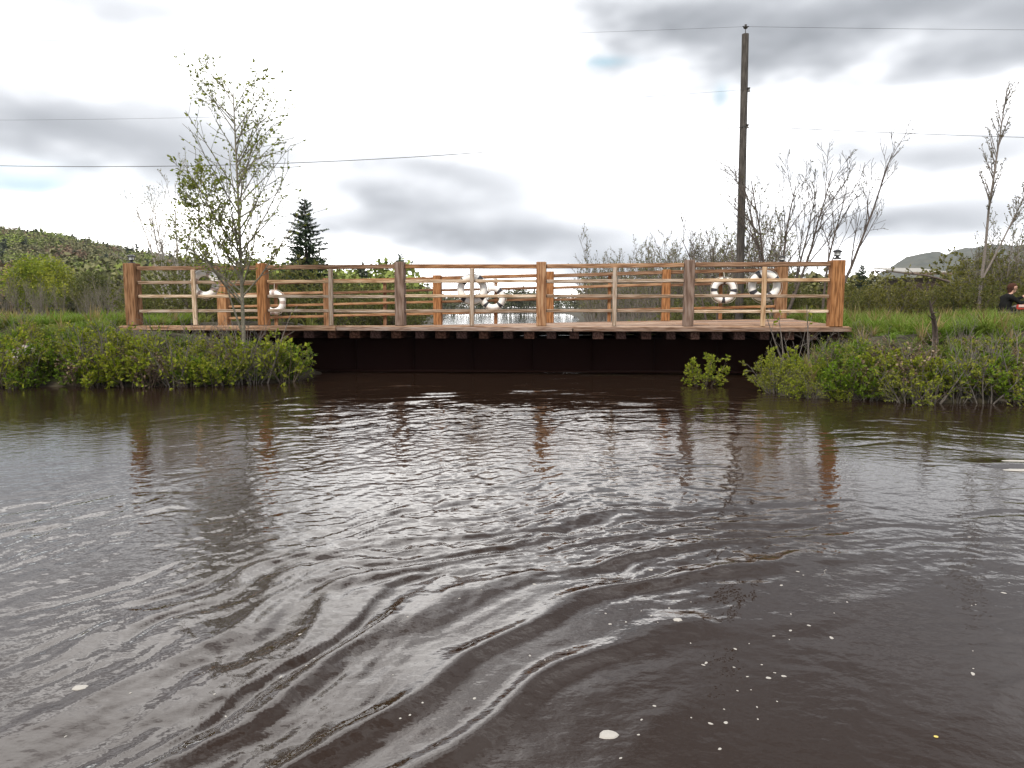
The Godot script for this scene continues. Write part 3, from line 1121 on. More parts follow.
func make_things() -> void:
	var mids := []
	for i in 5:
		mids.append((POSTS[i] + POSTS[i + 1]) * 0.5)
	make_ring(0, mids[0] + 0.1, 0.86, 0.3, "white life ring behind the near rail between birch and end post with lantern", M.band_pale)
	make_ring(0, mids[2] + 0.02, 0.74, 0.1, "white life ring on the near rail, overlapping its neighbour over the pond")
	make_ring(0, mids[4] + 0.08, 0.79, -0.25, "large white life ring behind the near rail beside the pole's foot")
	make_ring(1, mids[0], 0.68, 0.75, "white life ring on the far rail next to the reddish second post", M.band_pale)
	make_ring(1, mids[2], 0.66, 0.0, "white life ring with four black bands on the far rail over the pond")
	make_ring(1, mids[4], 0.72, 0.75, "white life ring on the far rail just past the weathered grey post")
	make_lantern(0, 0, "black post lantern on the near end post by the wooded hill")
	make_lantern(0, 5, "black post lantern on the near end post by the grassy bank")
	make_lantern(1, 5, "black post lantern on the far end post before the bare trees")

	# utility pole
	var foot := Vector3(6.5, ground_y(6.5, -21.0) - 0.3, -21.0)
	var o := base("utility_pole", foot)
	tag(o, "tall weathered wooden utility pole standing behind the bridge", "utility pole")
	var tall := 8.85 - foot.y
	var g := Geo.new()
	var pts := PackedVector3Array()
	var radii := PackedFloat32Array()
	for i in 9:
		pts.append(Vector3(-0.01 * i, tall * i / 8.0, 0))
		radii.append(lerpf(0.118, 0.092, i / 8.0))
	pts.append(Vector3(-0.08, tall + 0.004, 0))
	radii.append(0.002)
	g.tube(pts, radii, 20, Color.WHITE)
	var pm: StandardMaterial3D = M.pole.duplicate()
	pm.uv1_scale = Vector3(4, 0.4, 4)
	part("shaft", g.mesh(pm, false), o)
	var pin := part("insulator_pin", lathe([Vector2(0.012, 0), Vector2(0.012, 0.14), Vector2(0.05, 0.15), Vector2(0.07, 0.19), Vector2(0.03, 0.215), Vector2(0.035, 0.25), Vector2(0, 0.26)], 12, M.ceramic), o, Transform3D(Basis(), Vector3(-0.08, tall, 0)))
	pin.set_meta("label", "dark insulator on a pin at the top of the pole")
	beam("top_bracket", Vector3(-0.17, tall + 0.2, 0), Vector3(0.02, tall + 0.2, 0), 0.025, 0.03, M.black, o)
	for y in [6.37, 7.35]:
		part("spool_insulator", lathe([Vector2(0, -0.05), Vector2(0.045, -0.05), Vector2(0.025, 0), Vector2(0.045, 0.05), Vector2(0, 0.05)], 12, M.ceramic), o, Transform3D(Basis(), Vector3(0.03, y - foot.y, 0.1)))
	# wires: lowest in the middle of each span
	for wre in [
		["service_wire", Vector3(6.52, 6.37, -20.9), Vector3(-31.0, 6.6, -21.5), 1.15, 0.009, "thick black overhead wire from the pole across the sky past the birch top"],
		["service_wire", Vector3(6.62, 6.37, -20.9), Vector3(46.0, 6.9, -21.5), 0.6, 0.007, "overhead wire running from the middle of the pole past the tall leaning birch"],
		["line_wire", Vector3(6.4, 9.05, -21.0), Vector3(-31.0, 9.3, -21.5), 0.4, 0.003, "thin overhead line leaving the pole top on the birch side"],
		["line_wire", Vector3(6.42, 7.35, -20.9), Vector3(-31.0, 7.1, -21.5), 0.6, 0.003, "faint overhead line from below the pole top to above the birch"],
		["line_wire", Vector3(6.44, 9.05, -21.0), Vector3(46.0, 9.6, -21.5), 0.25, 0.004, "thin overhead line from the pole top away over the grassy bank"]]:
		var wg := Geo.new()
		var wp := PackedVector3Array()
		var wr := PackedFloat32Array()
		for i in 41:
			var k := i / 40.0
			wp.append((wre[1] as Vector3).lerp(wre[2], k) - Vector3(0, wre[3] * 4.0 * k * (1.0 - k), 0))
			wr.append(wre[4])
		wg.tube(wp, wr, 5, Color.WHITE)
		tag(single(wre[0], wg.mesh(M.wire, false)), wre[5], "wire", "overhead wires on the pole")
	# cabin among the bushes
	var cb := base("cabin", Vector3(25.9, ground_y(25.9, -46.0), -46.0), 0.12)
	tag(cb, "small cabin with a low grey roof half hidden by bushes", "cabin")
	for k in 9:
		beam("wall_board", Vector3(-1.35 , 0.15 + k * 0.3, 0), Vector3(1.35, 0.15 + k * 0.3, 0), 0.29, 0.05, M.crib, cb)
	for sx in [-1.35, 1.35]:
		beam("side_wall", Vector3(sx, 1.35, -0.03), Vector3(sx, 1.35, -2.4), 2.7, 0.06, M.crib, cb)
	var rf := Node3D.new()
	rf.name = "roof"
	cb.add_child(rf)
	for k in 6:
		beam("roof_sheet", Vector3(-1.6 + k * 0.535, 3.02, 0.35), Vector3(-1.6 + k * 0.535, 3.42, -2.7), 0.06, 0.53, M.roof, rf)
	beam("fascia", Vector3(-1.85, 2.94, 0.37), Vector3(1.35, 2.94, 0.37), 0.12, 0.04, M.weathered, rf)
	# boulders on the bank
	var si := 0
	for b in [[-8.55, -13.0, 0.33, "pale grey boulder bedded in bank greenery, largest of three"], [-8.9, -12.75, 0.2, "small grey boulder at the water side of the largest boulder"], [-7.15, -13.1, 0.24, "reddish grey boulder lying between the largest boulder and the bridge end"]]:
		var rn := FastNoiseLite.new()
		rn.seed = 40 + si
		rn.frequency = 1.1
		var sp := SphereMesh.new()
		sp.radial_segments = 28
		sp.rings = 16
		var arr := sp.get_mesh_arrays()
		var vs: PackedVector3Array = arr[Mesh.ARRAY_VERTEX]
		for i in vs.size():
			var p := vs[i].normalized()
			vs[i] = p * b[2] * (1.0 + 0.45 * rn.get_noise_3dv(p * 1.2)) * Vector3(1.25, 0.9, 1.0)
		arr[Mesh.ARRAY_VERTEX] = vs
		var st := SurfaceTool.new()
		var am := ArrayMesh.new()
		am.add_surface_from_arrays(Mesh.PRIMITIVE_TRIANGLES, arr)
		st.create_from(am, 0)
		st.generate_normals()
		st.set_material(M.rock)
		var ro := single("boulder", st.commit())
		ro.position = Vector3(b[0], ground_y(b[0], b[1]) + b[2] * 0.55, b[1])
		tag(ro, b[3], "boulder", "boulders in the bank")
		si += 1

func told(what: String, places: Array) -> Array:
	var out := []
	for p in places:
		out.append([p[0], what + p[1]])
	return out

func make_vegetation() -> void:
	# the young birch before the bridge
	var bq := {"levels": 2, "straight": 0.08, "kids": [50, 9], "ratio": 0.41, "angle": 0.8, "rise": 0.06, "wobble": 0.08, "sides": 8, "thin": 0.0035, "from": 0.26, "leaf": 4.4, "leaf_from": 1, "size": 0.062, "cols": [Color(0.2, 0.24, 0.04), Color(0.25, 0.28, 0.055), Color(0.15, 0.19, 0.035)], "bark": Color(0.22, 0.2, 0.15)}
	var bx := -4.86
	var bz := -13.25
	put_plant("birch_tree", plant_meshes(41, [[Vector3.ZERO, Vector3(0.0, 1, 0), 5.15, 0.042], [Vector3(-0.04, 0.9, 0), Vector3(-0.28, 1, 0.1), 2.7, 0.02]], bq, M.leaf), Vector3(bx, ground_y(bx, bz) - 0.05, bz), 0.0, Vector3.ONE, ["trunk", "crown"], "slender young birch with small sparse leaves growing before the bridge", "tree")

	var leafy := shrub_set(100, 2, 0.8, 0.5, 6.0, 0.062, SPRING, BROWN_BARK, M.leaf) + shrub_set(140, 2, 0.85, 0.5, 7.0, 0.042, YELLOW, GREY_BARK, M.leaf, [5, 4]) + shrub_set(170, 1, 0.9, 0.4, 3.0, 0.08, SPRING, BROWN_BARK, M.leaf, [4, 2]) + shrub_set(180, 1, 1.0, 0.4, 2.2, 0.05, YELLOW, GREY_BARK, M.leaf, [5, 2])
	var lush := shrub_set(200, 3, 0.7, 0.5, 7.0, 0.055, LUSH, BROWN_BARK, M.leaf)
	var dead := shrub_set(300, 3, 0.75, 0.5, 3.4, 0.048, DEAD, Color(0.16, 0.11, 0.08), M.dry)
	var birch_side := [[-8.0, " beside the boulders"], [-6.3, " near the lantern end of the bridge"], [-4.9, " at the foot of the young birch"], [99.0, " between the young birch and the dark girder"]]
	var meadow_side := [[5.4, " under the leaning saplings"], [6.6, " below the lantern post"], [8.0, " near the broken stump"], [99.0, " on the bank below the person"]]
	thicket("bank_shrub", leafy, low_scatter(11, 75, -11.0, -3.9, -13.9, -12.1, 0.3, 1.2, 0.85, 1.5), ["stems", "foliage"], told("leafy yellow green shrub", birch_side), "shrub", "shrubs on the birch bank")
	thicket("green_shrub", lush, low_scatter(12, 22, -10.5, -4.0, -14.0, -12.3, 0.5, 0.95, 0.75, 1.6), ["stems", "foliage"], told("fresh deep green shrub", birch_side), "shrub", "fresh green shrubs on the birch bank")
	thicket("dry_brush", dead, low_scatter(15, 12, -9.5, -5.2, -13.4, -12.5, 0.5, 0.85, 0.8, 1.3), ["twigs", "dead_leaves"], told("brown dead brush", birch_side), "brush", "dead brush on the birch bank")
	thicket("water_edge_shrub", leafy, low_scatter(13, 62, 4.2, 11.0, -12.0, -10.1, 0.3, 0.95, 0.85, 1.2), ["stems", "foliage"], told("low yellow green shrub at the water's edge", meadow_side), "shrub", "water edge shrubs below the grassy bank")
	thicket("dry_brush", dead, low_scatter(14, 24, 5.0, 8.2, -12.4, -10.6, 0.4, 1.0, 0.8, 1.5), ["twigs", "dead_leaves"], told("tangle of brown dead leaves and twigs", meadow_side), "brush", "dead brush on the grassy bank")
	thicket("green_shrub", lush, low_scatter(16, 34, 4.8, 12.0, -12.6, -10.2, 0.45, 0.98, 0.75, 1.6), ["stems", "foliage"], told("fresh green shrub amid dead brush", meadow_side), "shrub", "green shrubs on the grassy bank")

	var shoots := shrub_set(900, 3, 1.1, 0.4, 0.8, 0.05, YELLOW, GREY_BARK, M.leaf, [3, 1])
	thicket("bare_shoots", shoots, low_scatter(17, 16, -10.5, -4.0, -13.8, -12.4, 0.9, 1.5, 1.1, 1.6), ["stems"], told("cluster of thin bare shoots", birch_side), "shoots", "bare shoots on the birch bank")
	thicket("bare_shoots", shoots, low_scatter(18, 22, 4.6, 11.0, -12.6, -10.4, 0.7, 1.35, 1.1, 1.6), ["stems"], told("cluster of thin bare shoots", meadow_side), "shoots", "bare shoots on the grassy bank")

	# willow standing in the water, and saplings leaning by the bridge end
	rng.seed = 8
	put_plant("willow_bush", leafy[1], Vector3(3.35, -0.12, -12.75), 0.6, Vector3(0.85, 0.8, 0.85), ["stems", "foliage"], "small round willow bush standing alone in the water before the bridge", "shrub")
	put_plant("willow_bush", leafy[2], Vector3(4.3, -0.1, -11.9), 1.6, Vector3(0.75, 0.95, 0.75), ["stems", "foliage"], "narrow willow bush in the shallows under the leaning sapling", "shrub")
	var sq := {"levels": 1, "kids": [3], "ratio": 0.3, "angle": 0.6, "rise": 0.02, "wobble": 0.05, "sides": 6, "thin": 0.004, "from": 0.6, "leaf": 2.0, "leaf_from": 1, "size": 0.06, "cols": SPRING, "bark": Color(0.2, 0.17, 0.15)}
	for s in [[-4.45, -13.2, Vector3(0.32, 1, 0.05), 1.5, "thin dark sapling slanting up beside the young birch"], [4.75, -12.3, Vector3(-0.55, 1, 0.1), 1.35, "bare grey sapling leaning far over the water beside the bridge end"], [4.75, -12.6, Vector3(-0.12, 1, 0.0), 1.2, "thin upright sapling in front of the bridge end"], [5.1, -12.5, Vector3(-0.06, 1, 0.05), 1.2, "thin sapling close to the bridge's end post"]]:
		put_plant("sapling", plant_meshes(int(s[0] * 100 + s[3] * 77), [[Vector3.ZERO, s[2], s[3], 0.02]], sq, M.leaf), Vector3(s[0], maxf(ground_y(s[0], s[1]), -0.1) - 0.05, s[1]), 0.0, Vector3.ONE, ["stem", "leaves"], s[4], "sapling", "saplings at the bridge end")

	# behind the bridge on the hill side
	var olive := shrub_set(400, 4, 1.9, 0.9, 7.0, 0.085, OLIVE, BROWN_BARK, M.leaf, [8, 4])
	thicket("willow_shrub", olive, wedge(scatter(21, 150, -24.0, -4.5, -42.0, -20.5, 0.6, 1.2, 0.6), -0.5), ["stems", "foliage"], told("olive green willow shrub behind the bridge", [[-9.6, " under the white stemmed birches"], [-6.5, " around the dark spruce"], [99.0, " between the spruce and pond"]]), "shrub", "olive willows behind the bridge")
	var bare_q := {"levels": 3, "kids": [9, 5, 3], "ratio": 0.5, "angle": 0.55, "rise": 0.06, "wobble": 0.09, "sides": 7, "thin": 0.0045, "from": 0.22, "leaf": 1.2, "leaf_from": 3, "size": 0.05, "cols": OLIVE, "bark": BIRCH_BARK}
	var stems := []
	rng.seed = 55
	for i in 5:
		stems.append([Vector3(rng.randf_range(-0.5, 0.5), 0, rng.randf_range(-0.4, 0.4)), Vector3(rng.randf_range(-0.25, 0.25), 1, rng.randf_range(-0.15, 0.15)), rng.randf_range(3.4, 4.9), 0.045])
	put_plant("white_birch_clump", plant_meshes(56, stems, bare_q, M.leaf), Vector3(-10.9, ground_y(-10.9, -23.5) - 0.05, -23.5), 0.0, Vector3.ONE, ["trunk", "crown"], "clump of nearly bare white stemmed birches behind the bridge's lantern end", "tree")
	put_plant("spruce_tree", make_spruce(61, 5.3, 1.95), Vector3(-8.35, ground_y(-8.35, -30.0) - 0.05, -30.0), 0.0, Vector3.ONE, ["trunk", "crown"], "dark green pointed spruce tree behind the bridge", "tree")
	put_plant("spruce_tree", make_spruce(62, 4.4, 1.5), Vector3(28.4, ground_y(28.4, -60.0) - 0.05, -60.0), 0.0, Vector3.ONE, ["trunk", "crown"], "small dark spruce in the scrub below the mountain", "tree")
	put_plant("round_tree", crown_tree(71, 6.6, 3.2, 5200, 0.3, SPRING, GREY_BARK), Vector3(-56.5, ground_y(-56.5, -90.0) - 0.1, -90.0), 0.0, Vector3.ONE, ["trunk", "crown"], "broad round pale green tree at the foot of the hill", "tree")
	put_plant("round_tree", crown_tree(72, 5.0, 2.6, 4200, 0.3, OLIVE, GREY_BARK), Vector3(-50.0, ground_y(-50.0, -88.0) - 0.1, -88.0), 0.0, Vector3.ONE, ["trunk", "crown"], "olive round tree beside the broad pale tree at the hill's foot", "tree")
	put_plant("round_tree", crown_tree(73, 5.4, 2.8, 4200, 0.3, SPRING, GREY_BARK), Vector3(-47.0, ground_y(-47.0, -72.0) - 0.1, -72.0), 0.0, Vector3.ONE, ["trunk", "crown"], "yellowish tree in front of the other round trees at the hill's foot", "tree")

	# behind the bridge on the pole side
	var twiggy := []
	for k in 4:
		rng.seed = 500 + k
		var st := []
		for i in 7:
			var a := TAU * i / 7.0
			st.append([Vector3(cos(a), 0, sin(a)) * 0.3, Vector3(cos(a) * rng.randf_range(0.05, 0.45), 1, sin(a) * rng.randf_range(0.05, 0.45)), rng.randf_range(2.4, 4.2), 0.028])
		twiggy.append(plant_meshes(510 + k, st, {"levels": 2, "kids": [12, 6], "ratio": 0.36, "angle": 0.6, "rise": 0.05, "wobble": 0.1, "sides": 6, "thin": 0.006, "from": 0.15, "leaf": 1.7, "leaf_from": 1, "size": 0.08, "cols": OLIVE, "bark": Color(0.22, 0.19, 0.165)}, M.leaf))
	thicket("alder_shrub", twiggy, scatter(31, 46, 2.5, 15.0, -62.0, -30.0, 0.75, 1.35, 0.4), ["stems", "foliage"], told("tall twiggy half bare alder shrub", [[5.5, " beside the pond behind the bridge"], [9.0, " far behind the utility pole"], [99.0, " behind the leafless trees"]]), "shrub", "half bare alders near the pole")
	thicket("willow_shrub", olive, scatter(32, 34, 5.2, 15.0, -30.0, -20.0, 0.45, 0.8, 0.4), ["stems", "foliage"], told("low olive willow shrub", [[7.4, " at the foot of the utility pole"], [10.0, " behind the leafless trees"], [99.0, " between leafless trees and tall thin birch"]]), "shrub", "olive willows at the pole's foot")
	# leafless trees with several stems
	var dark_q := {"levels": 3, "kids": [7, 5, 4], "ratio": 0.52, "angle": 0.5, "rise": 0.04, "wobble": 0.1, "sides": 8, "thin": 0.005, "from": 0.3, "leaf": 0.5, "leaf_from": 3, "size": 0.05, "cols": OLIVE, "bark": Color(0.11, 0.09, 0.075)}
	put_plant("bare_tree", plant_meshes(81, [[Vector3.ZERO, Vector3(0.08, 1, 0), 3.6, 0.05], [Vector3(0.12, 0, 0), Vector3(0.42, 1, 0.1), 4.1, 0.045], [Vector3(-0.1, 0, 0), Vector3(-0.22, 1, 0), 3.8, 0.05], [Vector3(0.2, 0, 0.1), Vector3(0.2, 1, -0.2), 3.6, 0.04], [Vector3(-0.2, 0, 0.1), Vector3(-0.05, 1, -0.2), 3.9, 0.04]], dark_q, M.leaf), Vector3(7.15, ground_y(7.15, -19.7) - 0.05, -19.7), 0.0, Vector3.ONE, ["trunk", "twigs"], "leafless dark tree with many stems just past the pole", "tree")
	put_plant("bare_tree", plant_meshes(82, [[Vector3.ZERO, Vector3(0.5, 1, 0), 4.8, 0.05], [Vector3(-0.1, 0, 0), Vector3(0.05, 1, 0), 3.4, 0.04]], dark_q, M.leaf), Vector3(8.2, ground_y(8.2, -19.2) - 0.05, -19.2), 0.0, Vector3.ONE, ["trunk", "twigs"], "leafless tree with long branches slanting out over the grassy bank", "tree")
	put_plant("bare_tree", plant_meshes(83, [[Vector3.ZERO, Vector3(-0.3, 1, 0), 3.2, 0.04], [Vector3(0.1, 0, 0), Vector3(0.05, 1, 0.1), 3.0, 0.04], [Vector3(0.2, 0, 0), Vector3(-0.1, 1, 0.1), 2.8, 0.04]], dark_q, M.leaf), Vector3(6.0, ground_y(6.0, -22.0) - 0.05, -22.0), 0.0, Vector3.ONE, ["trunk", "twigs"], "smaller leafless tree right behind the utility pole", "tree")
	var lean_q := {"levels": 2, "kids": [30, 7], "ratio": 0.2, "angle": 0.5, "rise": 0.06, "wobble": 0.045, "sides": 8, "thin": 0.005, "from": 0.45, "leaf": 2.0, "leaf_from": 1, "size": 0.06, "cols": [Color(0.12, 0.1, 0.06), Color(0.15, 0.14, 0.07)], "bark": Color(0.22, 0.19, 0.17)}
	put_plant("leaning_birch", plant_meshes(91, [[Vector3.ZERO, Vector3(0.03, 1, 0), 6.5, 0.05], [Vector3(0.05, 1.3, 0), Vector3(0.55, 1, 0), 3.4, 0.03]], lean_q, M.leaf), Vector3(13.25, ground_y(13.25, -20.9) - 0.05, -20.9), 0.0, Vector3.ONE, ["trunk", "crown"], "tall thin birch with brown catkins standing over the bushes by the person", "tree")
	var gold := shrub_set(600, 3, 1.9, 0.9, 8.0, 0.08, [Color(0.165, 0.165, 0.045), Color(0.2, 0.19, 0.05), Color(0.13, 0.13, 0.045)], GREY_BARK, M.leaf, [8, 4])
	thicket("willow_shrub", gold, scatter(33, 26, 9.6, 14.0, -30.0, -20.8, 0.45, 0.85, 0.4) + wedge(scatter(34, 60, 13.2, 26.0, -32.0, -21.2, 0.9, 1.45, 0.4), 0.605), ["stems", "foliage"], told("golden green willow shrub", [[11.5, " behind the dead branch"], [14.5, " around the tall thin birch"], [99.0, " on the plain past the person"]]), "shrub", "golden willows behind the grassy bank")
	thicket("alder_shrub", twiggy, wedge(scatter(35, 34, -46.0, -24.0, -66.0, -42.0, 0.5, 0.85, 0.5), -0.72), ["stems", "foliage"], told("half bare olive brown alder shrub", [[-34.0, " in front of the round trees"], [99.0, " between round trees and bridge end"]]), "shrub", "half bare alders below the hill")
	thicket("alder_shrub", twiggy, wedge(scatter(36, 40, 15.0, 24.0, -34.0, -23.0, 0.7, 1.05, 0.4), 0.63), ["stems", "foliage"], told("tall half bare alder shrub", [[18.0, " behind the person in black"], [99.0, " on the plain past the person"]]), "shrub", "half bare alders behind the person")
	# dead snag
	var kq := {"levels": 1, "kids": [4], "ratio": 0.35, "angle": 0.8, "rise": -0.03, "wobble": 0.12, "sides": 7, "thin": 0.004, "from": 0.4, "leaf": 0.0, "leaf_from": 9, "size": 0.05, "cols": DEAD, "bark": Color(0.12, 0.09, 0.075)}
	put_plant("dead_snag", plant_meshes(95, [[Vector3.ZERO, Vector3(-0.1, 1, 0.1), 0.95, 0.06], [Vector3(0.04, 0, 0), Vector3(-0.3, 0.8, 0.2), 0.7, 0.035]], kq, M.dry), Vector3(6.85, ground_y(6.85, -11.8) - 0.05, -11.8), 0.0, Vector3.ONE, ["stump", "leaves"], "broken dark stump standing in the brush of the grassy bank", "stump")
	put_plant("dead_snag", plant_meshes(96, [[Vector3.ZERO, Vector3(-1.0, 0.4, 0), 1.9, 0.028]], kq, M.dry), Vector3(10.2, ground_y(10.2, -17.2) + 1.0, -17.2), 0.0, Vector3.ONE, ["stump", "leaves"], "bleached dead branch slanting out of the golden willows", "branch")

	# grass
	rng.seed = 99
	var tuft := Geo.new()
	for i in 16:
		var a := rng.randf() * TAU
		var foot := Vector3(cos(a), 0, sin(a)) * rng.randf() * 0.07
		var out := Vector3(cos(a), 0, sin(a)) * rng.randf_range(0.05, 0.5)
		var h := rng.randf_range(0.5, 1.0)
		var mid := foot + Vector3(out.x * 0.3, h * 0.6, out.z * 0.3)
		var tip := foot + Vector3(out.x, h, out.z)
		var s := Vector3(-sin(a), 0, cos(a)) * 0.016
		var k := rng.randf_range(0.75, 1.25)
		tuft.tri(foot - s, foot + s, mid + s * 0.8, Color(k, k, k))
		tuft.tri(foot - s, mid + s * 0.8, mid - s * 0.8, Color(k, k, k))
		tuft.tri(mid - s * 0.8, mid + s * 0.8, tip, Color(k * 1.05, k * 1.05, k))
	var tm := tuft.mesh(M.leaf)
	var spots := []
	for area in [[4.6, 17.0, -20.0, -10.6, 7000, 0.14, 0.34, 0.15], [-16.0, -8.0, -19.0, -12.4, 2600, 0.14, 0.32, 0.15], [-8.5, -3.8, -14.2, -12.3, 500, 0.12, 0.25, 0.05], [-30.0, 30.0, -40.0, -18.5, 3000, 0.2, 0.45, 0.4]]:
		for i in area[4]:
			var x := rng.randf_range(area[0], area[1])
			var z := rng.randf_range(area[2], area[3])
			if inland(x, z) < area[7]:
				continue
			var local := bridge.to_local(Vector3(x, 0, z))
			if local.x > -8.3 and local.x < 6.55 and local.z < 0.09 and local.z > -WIDE - 0.1:
				continue
			var thick := soft.get_noise_2d(x * 9.0, z * 9.0)
			if rng.randf() < 0.3 - thick:
				continue
			var h: float = rng.randf_range(area[5], area[6]) * (1.0 + thick * 1.2)
			var c := Color(0.15, 0.235, 0.04).lerp(Color(0.24, 0.23, 0.09), pow(rng.randf(), 3.5))
			if z < -19.0:
				c = c.lerp(Color(0.24, 0.19, 0.09), 0.45)
			spots.append([Transform3D(Basis(Vector3.UP, rng.randf() * TAU).scaled(Vector3(0.8, h, 0.8)), Vector3(x, ground_y(x, z) - 0.02, z)), c])
	var stalks := []
	for i in 420:
		var x := rng.randf_range(4.6, 17.0) if i % 3 else rng.randf_range(-14.0, -8.2)
		var z := rng.randf_range(-19.5, -10.9)
		if inland(x, z) < 0.3:
			continue
		var sl := bridge.to_local(Vector3(x, 0, z))
		if sl.x > -8.3 and sl.x < 6.6 and sl.z < 0.1 and sl.z > -WIDE - 0.1:
			continue
		var h := rng.randf_range(0.25, 0.6)
		stalks.append([Transform3D(Basis(Vector3.UP, rng.randf() * TAU).scaled(Vector3(0.6, h, 0.6)), Vector3(x, ground_y(x, z) - 0.02, z)), Color(0.3, 0.23, 0.12) * rng.randf_range(0.7, 1.1)])
	multi("dry_grass", tm, stalks, "straw coloured dead grass stalks standing in the green grass", "grass")
	multi("bank_grass", tm, spots, "bright green spring grass growing along both banks", "grass")

# ------------------------------------------------------------------ the person on the bank
func capsule(p: Vector3, a: Vector3, b: Vector3, ra: float, rb: float) -> float:
	var ab := b - a
	var k := clampf((p - a).dot(ab) / maxf(ab.length_squared(), 1e-9), 0.0, 1.0)
	return (p - a - ab * k).length() - lerpf(ra, rb, k)

func surface_net(g: Geo, bones: Array, cell: float, blend: float, paint: Callable) -> void:
	var lo := Vector3(1e9, 1e9, 1e9)
	var hi := -lo
	for b in bones:
		for e in 2:
			var r: Vector3 = Vector3.ONE * (b[2 + e] + cell * 2.0 + blend * 0.5)
			lo = lo.min(b[e] - r)
			hi = hi.max(b[e] + r)
	var nx := int((hi.x - lo.x) / cell) + 2
	var ny := int((hi.y - lo.y) / cell) + 2
	var nz := int((hi.z - lo.z) / cell) + 2
	var f := PackedFloat32Array()
	f.resize(nx * ny * nz)
	f.fill(1.0)
	for b in bones:
		var r := Vector3.ONE * (maxf(b[2], b[3]) + cell * 2.0 + blend)
		var p0: Vector3 = ((b[0] as Vector3).min(b[1]) - r - lo) / cell
		var p1: Vector3 = ((b[0] as Vector3).max(b[1]) + r - lo) / cell
		for k in range(maxi(0, int(p0.z)), mini(nz, int(p1.z) + 1)):
			for j in range(maxi(0, int(p0.y)), mini(ny, int(p1.y) + 1)):
				for i in range(maxi(0, int(p0.x)), mini(nx, int(p1.x) + 1)):
					var at := (k * ny + j) * nx + i
					var d := capsule(lo + Vector3(i, j, k) * cell, b[0], b[1], b[2], b[3])
					var h := clampf(0.5 + 0.5 * (f[at] - d) / blend, 0.0, 1.0)
					f[at] = lerpf(f[at], d, h) - blend * h * (1.0 - h)
	var made := {}
	var first := g.v.size()
	for k in nz - 1:
		for j in ny - 1:
			for i in nx - 1:
				var sum := Vector3.ZERO
				var count := 0
				var at := (k * ny + j) * nx + i
				var inside := f[at] < 0.0
				var cross := false
				for q in [1, nx, nx + 1, nx * ny, nx * ny + 1, nx * ny + nx, nx * ny + nx + 1]:
					if (f[at + q] < 0.0) != inside:
						cross = true
						break
				if not cross:
					continue
				for e in [[0, 0, 0, 1, 0, 0], [0, 1, 0, 1, 1, 0], [0, 0, 1, 1, 0, 1], [0, 1, 1, 1, 1, 1], [0, 0, 0, 0, 1, 0], [1, 0, 0, 1, 1, 0], [0, 0, 1, 0, 1, 1], [1, 0, 1, 1, 1, 1], [0, 0, 0, 0, 0, 1], [1, 0, 0, 1, 0, 1], [0, 1, 0, 0, 1, 1], [1, 1, 0, 1, 1, 1]]:
					var a := f[at + (e[2] * ny + e[1]) * nx + e[0]]
					var b := f[at + (e[5] * ny + e[4]) * nx + e[3]]
					if (a < 0.0) != (b < 0.0):
						sum += Vector3(e[0], e[1], e[2]).lerp(Vector3(e[3], e[4], e[5]), a / (a - b))
						count += 1
				made[at] = g.v.size()
				var p := lo + (Vector3(i, j, k) + sum / count) * cell
				g.v.append(p)
				g.n.append(Vector3.ZERO)
				g.c.append(paint.call(p))
	for at in made:
		var i: int = at % nx
		var j: int = (at / nx) % ny
		var k: int = at / (nx * ny)
		for ax in 3:
			var step: int = [1, nx, nx * ny][ax]
			if (f[at] < 0.0) == (f[at + step] < 0.0):
				continue
			var u: int = [nx, nx * ny, 1][ax]
			var w: int = [nx * ny, 1, nx][ax]
			if [j, k, i][ax] == 0 or [k, i, j][ax] == 0:
				continue
			if not (made.has(at - u) and made.has(at - w) and made.has(at - u - w)):
				continue
			var q := [made[at], made[at - u], made[at - u - w], made[at - w]]
			if f[at] < 0.0:
				q.reverse()
			g.t.append_array(PackedInt32Array([q[0], q[1], q[2], q[0], q[2], q[3]]))
	for i in range(0, g.t.size(), 3):
		if g.t[i] < first:
			continue
		var nn := (g.v[g.t[i + 2]] - g.v[g.t[i]]).cross(g.v[g.t[i + 1]] - g.v[g.t[i]])
		for e in 3:
			g.n[g.t[i + e]] += nn
	for i in range(first, g.n.size()):
		g.n[i] = g.n[i].normalized()

